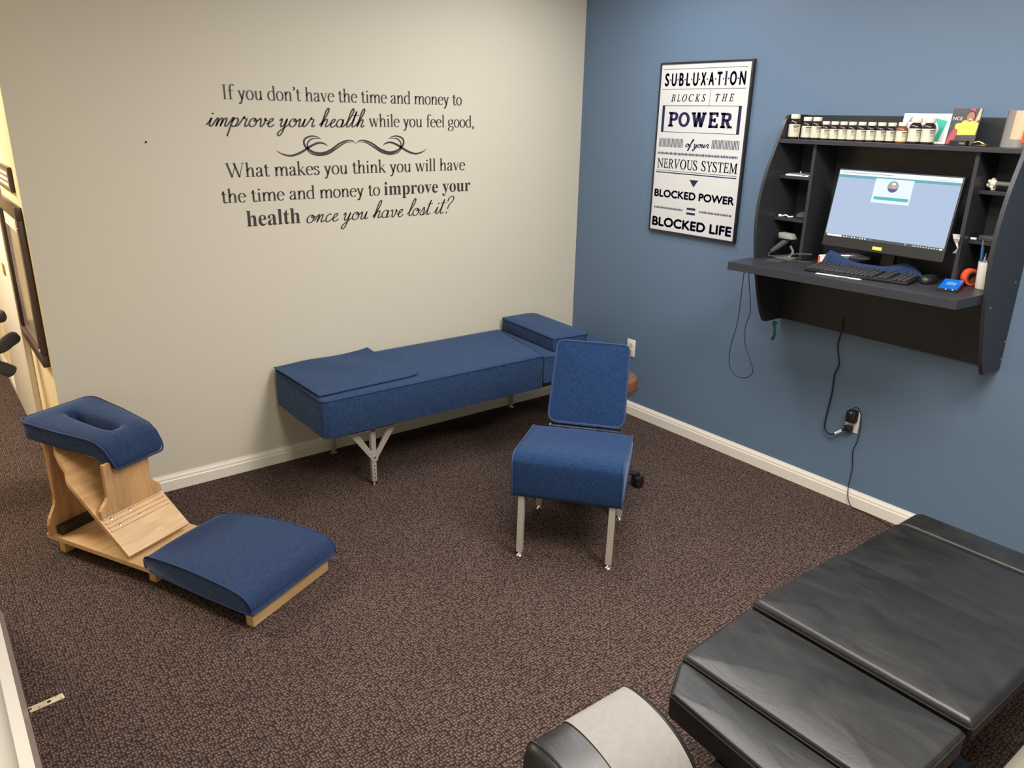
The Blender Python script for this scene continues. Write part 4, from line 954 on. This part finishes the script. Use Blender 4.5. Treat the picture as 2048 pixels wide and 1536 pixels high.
tag(m.build('plastic_pouch', mat('pouch', srgb(70, 70, 72), .25), smooth=0), 'dark glossy flat pouch lying in front of the barcode scanner', 'pouch')
m = MB(); m.tube(catmull([at(-.229, -1.65, .0034), at(-.232, -1.72, .0034), at(-.229, -1.78, .0034), at(-.216, -1.84, .0034), at(-.208, -1.868, .0034)], 8), .0025, 6)
tag(m.build('desk_cable', M['foam']), 'thin grey cable lying across the left end of the desk', 'cable')
# left cubbies
ZS1, ZS2 = 1.5985, 1.4025
t = thing('white_booklets', 'white booklets stacked in the upper left cubby', 'booklets', (-.110, -1.716, ZS1))
MB().box(-.08, .07, -.060, .060, 0, .006, .001).build('lower_booklet', M['paper'], t, smooth=0)
MB().box(-.078, .06, -.055, .045, .0062, .011, .001, M=Matrix.Rotation(R(-7), 4, 'Z')).build('upper_booklet', M['silver'], t, smooth=0)
m = MB(); m.lathe([(0, 0), (.009, 0), (.008, .009), (0, .012)], (-.130, -1.700, ZS1 + .0115), 14); tag(m.build('chrome_knob', M['chrome']), 'small chrome knob on the white booklets in the upper left cubby', 'knob')
m = MB(); lo = []
for z, k in ((0, .9), (.006, 1), (.018, .9), (.026, .5)): lo.append([Vector((-.11 + .045 * k * math.cos(a * math.pi / 10), -1.737 + .035 * k * math.sin(a * math.pi / 10), ZS2 + .0005 + z)) for a in range(20)])
m.rings(lo); tag(m.build('spare_mouse', M['foam']), 'dark rounded gadget in the middle left cubby', 'gadget')
m = MB(); m.tube(catmull([(-.16, -1.640, ZS2 + .004), (-.172, -1.655, ZS2 + .004), (-.165, -1.672, ZS2 + .010), (-.17, -1.69, ZS2 + .004), (-.15, -1.70, ZS2 + .004)], 6), .003, 6)
m.box(-.172, -.160, -1.646, -1.634, ZS2 + .0005, ZS2 + .010, .001); tag(m.build('white_cable', M['paper']), 'short white cable with plug in the middle left cubby', 'cable')
# right cubbies
t = thing('spine_model', 'white bone model on a grey rod in the upper right cubby', 'anatomical model', (-.105, -2.585, ZS1 + .0005))
m = MB(); m.tube([(0, .035, .027), (0, -.035, .026)], .0095, 14); m.build('rod', M['greyp'], t)
for y, nm in ((.045, 0), (-.043, 1)):
    m = MB()
    for dx, dy, dz, r in ((0, 0, .027, .017), (.0, .014 - .028 * nm, .020, .010), (.008, .004, .040, .008), (-.010, 0, .013, .007), (.010, -.006, .013, .007), (-.012, .008, .034, .008)):
        m.lathe([(0, -r)] + [(r * math.sin(math.pi * k / 6), -r * math.cos(math.pi * k / 6)) for k in range(1, 6)] + [(0, r)], (dx, y + dy, dz), 10)
    for dx in (-.008, .010): m.tube([(dx, y - .004, .014), (dx * 1.2, y - .004, .001)], .004, 8)
    m.build('vertebra', M['bone'], t)
t = thing('black_gadget_case', 'black flat case with a small upright post in the lower right cubby', 'case', (-.078, -2.585, ZS2))
MB().box(-.06, .06, -.040, .045, .0005, .022, .004).build('body', mat('case_grey', srgb(60, 60, 62), .5), t)
MB().tube([(-.02, .002, .022), (-.018, .0, .048)], .0025, 8).build('post', M['greyp'], t)
t = thing('desk_lens', 'small black block with bright glossy dot in the lower right cubby', 'gadget', (-.090, -2.647, ZS2))
MB().box(-.03, .03, -.014, .016, .0005, .062, .003).build('block', M['blackp'], t)
MB().lathe([(0, -.002), (.006, -.002), (.006, .003), (0, .005)], n=14, M=Matrix.Translation((-.030, .006, .054)) @ Matrix.Rotation(R(-90), 4, 'Y')).build('dot', M['paper'], t)
m = MB(); m.tube([(-.139, -2.514, ZS2 + .0055), (-.136, -2.535, ZS2 + .0055)], .005, 10); tag(m.build('chalk_stub', M['paper']), 'short white stick at the front of the lower right cubby', 'stick')
m = MB(); pts = [(-.225, -2.488, 1.428), (-.229, -2.494, 1.410), (-.223, -2.488, 1.393), (-.230, -2.496, 1.375), (-.224, -2.490, 1.352)]
A = [Vector((x, y + .012 * math.sin(i * 1.3 + 1.0), z)) for i, (x, y, z) in enumerate(pts)]; Bq = [Vector((x + .004, y - .014, z)) for x, y, z in pts]
m.rings([[a, b, b + Vector((.001, .0, 0)), a + Vector((.001, 0, 0))] for a, b in zip(A, Bq)]); m.box(-.226, -.2005, -2.500, -2.496, 1.415, 1.425)
tag(m.build('hanging_tag', M['greytag'], smooth=0), 'crumpled white tag hanging beside the right edge of the monitor', 'tag')

# top shelf: bottles
ZT = 1.7634
def bottle(name, r, h, glass, label):
    t = thing(name, label, 'bottle', (0, 0, 0), 0, 'supplement bottles on the top shelf')
    m = MB(); m.lathe([(0, 0), (r * .93, 0), (r, h * .03), (r, h * .66), (r * .9, h * .745), (r * .62, h * .80), (r * .62, h * .82), (0, h * .82)], n=24); m.build('bottle_body', glass, t)
    m = MB(); m.lathe([(0, h * .82), (r * .80, h * .82), (r * .82, h * .83), (r * .82, h * .985), (r * .78, h), (0, h)], n=24); m.build('cap', M['cream'], t)
    m = MB(); e = r + .0004
    def wrap(a0, a1, z0, z1, k, mi, n=10):
        m.mi = mi
        for i in range(n):
            b0, b1 = R(a0 + (a1 - a0) * i / n), R(a0 + (a1 - a0) * (i + 1) / n)
            m.bm.faces.new([m.bm.verts.new((e * k * math.cos(a), e * k * math.sin(a), z)) for a, z in ((b0, z0), (b1, z0), (b1, z1), (b0, z1))]).material_index = mi
    wrap(40, 320, h * .09, h * .60, 1.0, 0, 24); wrap(262, 300, h * .01, h * .60, 1.001, 0, 5)
    wrap(186, 246, h * .505, h * .550, 1.006, 1); wrap(188, 228, h * .450, h * .475, 1.006, 1)
    for z in (.41, .36, .31): wrap(190, 240, h * z, h * (z + .012), 1.006, 1)
    for z in (.50, .44, .38, .32, .26): wrap(262, 298, h * z, h * (z + .012), 1.004, 1)
    m.build('label', [M['label'], M['ink']], t, smooth=80, recalc=False); return t
nth = ['first', 'second', 'third', 'fourth', 'fifth', 'sixth', 'seventh', 'eighth', 'ninth', 'tenth', 'eleventh', 'twelfth', 'thirteenth', 'fourteenth']
protoL = bottle('pill_bottle', .0255, .110, M['amber'], 'tallest dark pill bottle with cream cap, first from the left on top shelf')
protoM = bottle('pill_bottle', .0240, .099, M['amber'], 'tall dark pill bottle with cream cap and label, second from the left on top shelf')
protoS = bottle('pill_bottle', .0205, .082, M['amber'], 'small dark pill bottle with cream cap and label, fourth from the left on top shelf')
BY = [-1.652, -1.7025, -1.752, -1.7985, -1.8425, -1.886, -1.928, -1.973, -2.018, -2.063, -2.108]
for i, y in enumerate(BY):
    if i == 0: o = protoL
    elif i == 1: o = protoM
    elif i == 2: o = copy_tree(protoM)
    elif i == 3: o = protoS
    else: o = copy_tree(protoS)
    o.location = (-.135 if i else -.160, y, ZT); o.rotation_euler.z = R(random.uniform(8, 30))
    if i not in (0, 1, 3): o['label'] = ('tall' if i == 2 else 'small') + ' dark pill bottle with cream cap and label, ' + nth[i] + ' from the left on top shelf'
o = bottle('pill_bottle', .0225, .084, M['brownglass'], 'small amber-brown pill bottle, only brown one on the top shelf'); o.location = (-.150, -2.162, ZT); o.rotation_euler.z = R(20)
for i, y in ((12, -2.217), (13, -2.272)):
    o = copy_tree(protoM); o.location = (-.150, y, ZT); o.rotation_euler.z = R(14 + i); o.scale = (1.06, 1.06, 1.03)
    o['label'] = 'tall dark pill bottle in front of the white card, ' + ('left' if i == 12 else 'right') + ' of two'
# white framed card with teal stripe
def lean(x, y, deg): return Matrix.Translation((x, y, ZT + .002)) @ Matrix.Rotation(R(deg), 4, 'Y')
t = thing('greeting_card', 'white framed card with purple writing and teal corner behind the bottles', 'card', (0, 0, 0))
Tm = lean(-.100, -2.222, 12)
MB().box(0, .006, -.100, .100, 0, .122, .001, M=Tm).build('frame', M['paper'], t, smooth=0)
MB().box(-.0012, .001, -.088, .088, .010, .110, .0, M=Tm).build('card_face', M['poster'], t, smooth=0)
CF = lambda p: Tm @ Vector((-.0016, -p[0], p[1]))
m = MB(); m.flat([(.035, .104), (.088, .092), (.070, .010), (.050, .010), (.060, .06)], CF); m.build('teal_corner', M['teal'], t, smooth=0, recalc=False)
m = MB(); lay(m, fit(pen_text('hap', SCRIPT, .10, .07, .2), -.076, -.030, .086, 1, .020), CF); m.build('handwriting', M['purple'], t, smooth=0, recalc=False)
# photo print of a person
t = thing('photo_print', 'photo print of a smiling person in yellow shirt propped on the top shelf', 'photo', (0, 0, 0))
Tm = lean(-.115, -2.385, 10)
MB().box(0, .0025, -.056, .056, 0, .142, 0, M=Tm).build('print_sheet', M['night'], t, smooth=0)
PFn = lambda h: (lambda p: Tm @ Vector((-.0006 - h * .0004, -p[0], p[1])))
def blob(name, cx, cy, rx, ry, mt, h, n=24):
    m = MB(); m.flat([(cx + rx * math.cos(2 * math.pi * k / n), cy + ry * math.sin(2 * math.pi * k / n)) for k in range(n)], PFn(h)); return m.build(name, mt, t, smooth=0, recalc=False)
def patch(name, poly, mt, h): m = MB(); m.flat(poly, PFn(h)); return m.build(name, mt, t, smooth=0, recalc=False)
patch('printed_shirt', [(-.018, .038), (.052, .040), (.054, .086), (.030, .096), (-.004, .096), (-.024, .076)], M['shirt'], 1)
patch('printed_red', [(-.054, .0), (-.026, .012), (-.018, .05), (-.034, .066), (-.050, .03)], M['red'], 1)
patch('printed_red', [(.012, .130), (.030, .130), (.030, .1415), (.012, .1415)], M['red'], 1)
patch('printed_light', [(.036, .086), (.054, .100), (.054, .1415), (.046, .1415)], M['tan'], 1)
blob('printed_hair', .018, .114, .0165, .021, M['blackp'], 2); blob('printed_face', .018, .109, .0145, .019, M['skin'], 3)
blob('printed_smile', .019, .100, .006, .0022, M['paper'], 4); blob('printed_fruit', -.022, .072, .012, .013, M['shirt'], 3)
for x in (.012, .023): blob('printed_eye', x, .113, .0018, .0012, M['blackp'], 4)
m = MB(); lay(m, fit(font_polys('NCE'), -.048, -.012, .096, .7, .013), PFn(3)); lay(m, fit(font_polys('MWEC'), -.052, -.010, .116, .7, .010), PFn(3)) if False else None
m.build('printed_letters', M['bone'], t, smooth=0, recalc=False)
t = thing('black_box', 'small black box with white letters in front of the photo print', 'box', (-.165, -2.405, ZT + .0006))
MB().box(-.012, .02, -.032, .032, 0, .020, .001).build('carton', M['blackp'], t, smooth=0)
MB().box(-.0126, -.011, -.028, -.006, .006, .013).build('printed_mark', M['greyp'], t, smooth=0)
m = MB(); m.tube(catmull([(-.155, -2.455, ZT + .0036), (-.170, -2.467, ZT + .014), (-.165, -2.480, ZT + .018), (-.168, -2.498, ZT + .012), (-.150, -2.512, ZT + .0036), (-.140, -2.488, ZT + .004)], 6, True), .003, 6, closed=True)
tag(m.build('bracelet', M['brass']), 'small gold bracelet on the top shelf right of the photo print', 'bracelet')
t = thing('bent_photo', 'curved photo print with orange-clad figure at the right end of top shelf', 'photo', (-.120, -2.600, ZT + .0006))
def bent(u, z, h=0): return Vector((.030 * (u - .35) ** 2 * 4 - .010 - h + z * .12, .062 - .118 * u, z))
def bsheet(u0, u1, z0, z1, h, th, n=14):
    m = MB(); m.rings([[bent(u0 + (u1 - u0) * i / n, z0, h), bent(u0 + (u1 - u0) * i / n, z1, h), bent(u0 + (u1 - u0) * i / n, z1, h - th), bent(u0 + (u1 - u0) * i / n, z0, h - th)] for i in range(n + 1)]); return m
bsheet(0, 1, 0, .136, 0, .0015).build('print_sheet', mat('print_grey', srgb(120, 116, 112), .35), t, smooth=60)
bsheet(.30, 1, .030, .134, .0006, .0004).build('printed_wall', M['tan'], t, smooth=60)
bsheet(.62, .82, .018, .060, .0012, .0004).build('printed_figure', M['orange'], t, smooth=60)
bsheet(.66, .78, .060, .088, .0012, .0004).build('printed_head', M['pframe'], t, smooth=60)
bsheet(.88, .99, .002, .034, .0012, .0004).build('printed_corner', M['night'], t, smooth=60)

# ---------------------------------------------------------------- cords, charger, green strip
m = MB(); m.tube(catmull([(-.35, -1.612, 1.176), (-.36, -1.610, 1.13), (-.36, -1.607, .90), (-.36, -1.583, .767), (-.36, -1.586, .67), (-.36, -1.628, .62), (-.36, -1.690, .622), (-.36, -1.724, .652), (-.36, -1.722, .69), (-.36, -1.668, .787), (-.36, -1.655, .88), (-.36, -1.672, .966), (-.36, -1.640, 1.13), (-.35, -1.640, 1.177)], 8), .0022, 6)
tag(m.build('loose_cable_loop', M['blackp']), 'thin black cable hanging in a loop from the left end of the desk', 'cable')
t = thing('power_cord', 'black monitor power cord hanging below the desk to the outlet', 'cord', (0, 0, 0))
m = MB(); m.tube(catmull([(-.0225, -1.965, .94), (-.0225, -1.968, .866), (-.020, -1.961, .80), (-.022, -1.984, .71), (-.022, -1.970, .655), (-.018, -1.970, .55), (-.020, -1.960, .40), (-.022, -1.968, .355), (-.026, -2.003, .342), (-.032, -2.050, .372), (-.034, -2.068, .392)], 8), .0042, 8); m.build('cable', M['blackp'], t)
m = MB(); d0, d1 = Vector((-.030, -2.028, .357)), Vector((-.0335, -2.060, .384)); m.tube([d0, d1], .0068, 10); m.build('tag_sleeve', M['paper'], t)['label'] = 'white paper sleeve on the cord'
m = MB(); m.box(-.034, -.0095, -2.108, -2.066, .386, .416, .006); m.build('plug', M['blackp'], t)
t = thing('charger', 'black wall charger with small light plugged into the outlet under the desk', 'charger', (0, 0, 0))
m = MB(); m.box(-.048, -.0095, -2.123, -2.073, .440, .505, .008); m.build('adapter', M['blackp'], t)
m = MB(); m.lathe([(0, 0), (.002, 0), (.002, .001), (0, .001)], n=10, M=Matrix.Translation((-.048, -2.100, .495)) @ Matrix.Rotation(R(-90), 4, 'Y')); m.build('indicator_light', glow('led', (220, 255, 200), 1.5), t)
m = MB(); m.tube(catmull([(-.030, -2.098, .504), (-.030, -2.104, .520), (-.026, -2.124, .518), (-.018, -2.138, .48), (-.014, -2.142, .42), (-.014, -2.138, .345), (-.010, -2.124, .29), (-.008, -2.135, .20), (-.010, -2.134, .14), (-.020, -2.138, .09), (-.024, -2.150, .035), (-.030, -2.180, .006), (-.028, -2.22, .004), (-.026, -2.26, .004), (-.040, -2.32, .004), (-.07, -2.42, .004), (-.14, -2.60, .004), (-.22, -2.85, .004)], 8), .0022, 6); m.build('cable', M['blackp'], t)
m = MB(); lo = []
for i in range(9):
    u = i / 8; z = .868 - .100 * u; y = -1.648 + .006 * math.sin(u * 7); wv = .011 + .004 * math.sin(u * 5 + 1); lo.append([Vector((-.10 + .01 * math.sin(u * 4), y + wv, z)), Vector((-.112 + .006 * math.sin(u * 6), y - .002, z)), Vector((-.100, y - wv, z)), Vector((-.098, y - wv, z)), Vector((-.110 + .006 * math.sin(u * 6), y, z)), Vector((-.098 + .01 * math.sin(u * 4), y + wv, z))])
m.rings(lo); m.box(-.112, -.096, -1.655, -1.640, .862, .8675, .0)
tag(m.build('green_strap', M['green'], smooth=60), 'green cloth strap hanging under the left end of the desk', 'strap')

# ---------------------------------------------------------------- hallway and left edge
t = thing('framed_picture', 'large dark-framed picture on the hallway wall at the left edge', 'picture', (-3.15, .04, .725))
m = MB(); W_, H_ = .695, .712
for a in ((0, W_, 0, .055), (0, W_, H_ - .055, H_), (0, .055, .055, H_ - .055), (W_ - .055, W_, .055, H_ - .055)): m.box(-.028, -.0005, a[0], a[1], a[2], a[3], .005)
m.build('frame', M['pframe'], t)
MB().box(-.012, -.0005, .055, W_ - .055, .055, H_ - .055).build('picture_sheet', M['glass'], t, smooth=0)
MB().box(-.0135, -.0121, .09, W_ - .09, H_ - .13, H_ - .075).build('pale_band', M['bone'], t, smooth=0)
for z in (.075, .62):
    for y in (.018, .036): MB().lathe([(0, 0), (.006, 0), (.005, .003), (0, .004)], n=12, M=Matrix.Translation((-.028, y, z)) @ Matrix.Rotation(R(-90), 4, 'Y')).build('screw_head', M['chrome'], t)
t = thing('wall_sign', 'small framed sign with pale text lines above the hallway picture', 'sign', (-3.15, .135, 1.49))
MB().box(-.016, -.0005, 0, .46, 0, .105, .002).build('frame', M['pframe'], t, smooth=0)
MB().box(-.0175, -.016, .012, .448, .012, .093).build('sign_face', mat('sign_grey', srgb(120, 110, 104), .4), t, smooth=0)
m = MB()
for z in (.022, .046, .070): m.box(-.0182, -.0174, .03, .43, z, z + .014)
m.build('lettering', M['bone'], t, smooth=0)
t = thing('padded_arm_stand', 'dark padded curved arms reaching in at the left edge of the hallway', 'stand', (-3.75, .6, 0))
MB().tube([(0, 0, .02), (0, 0, 1.05)], .025, 12).build('post', M['darkmetal'], t)
MB().lathe([(0, 0), (.20, 0), (.20, .015), (.03, .03), (0, .03)], n=28).build('base', M['darkmetal'], t)
for pts in ([(.0, 0, .70), (.30, 0, .69), (.45, 0, .705), (.50, 0, .732), (.545, 0, .757)], [(0, 0, .88), (.35, 0, .868), (.46, 0, .86), (.51, 0, .866)], [(0, 0, .66), (.30, 0, .63), (.42, 0, .61), (.47, 0, .585), (.495, 0, .562)]):
    q = catmull([Vector(p) for p in pts], 6); n = len(q); MB().tube(q, [.033 * (1 if i < n - 3 else (.95, .8, .45)[i - n + 3]) for i in range(n)], 12).build('padded_arm', M['foam'], t)
# metal plate on the carpet by the near wall
t = thing('floor_strike_plate', 'flat aluminium plate with a hole on the carpet by the near left wall', 'metal plate', (-3.482, -1.345, 0), R(6))
m = MB(); m.box(-.050, .052, -.0145, .0145, .0008, .0035, .0004); m.build('plate', M['plateal'], t, smooth=0)
m = MB(); m.lathe([(0, 0), (.006, 0), (.006, .0008), (0, .0008)], (.008, 0, .0034), 14); m.lathe([(0, 0), (.005, 0), (.005, .0008), (0, .0008)], (-.046, .002, .0034), 12); m.build('screw_hole', M['blackp'], t)
m = MB()
for x, y in ((.042, -.008), (-.022, -.006), (.03, .008)): m.lathe([(0, 0), (.0022, 0), (.0022, .0007), (0, .0007)], (x, y, .0034), 8)
m.build('rivet', M['darkmetal'], t)
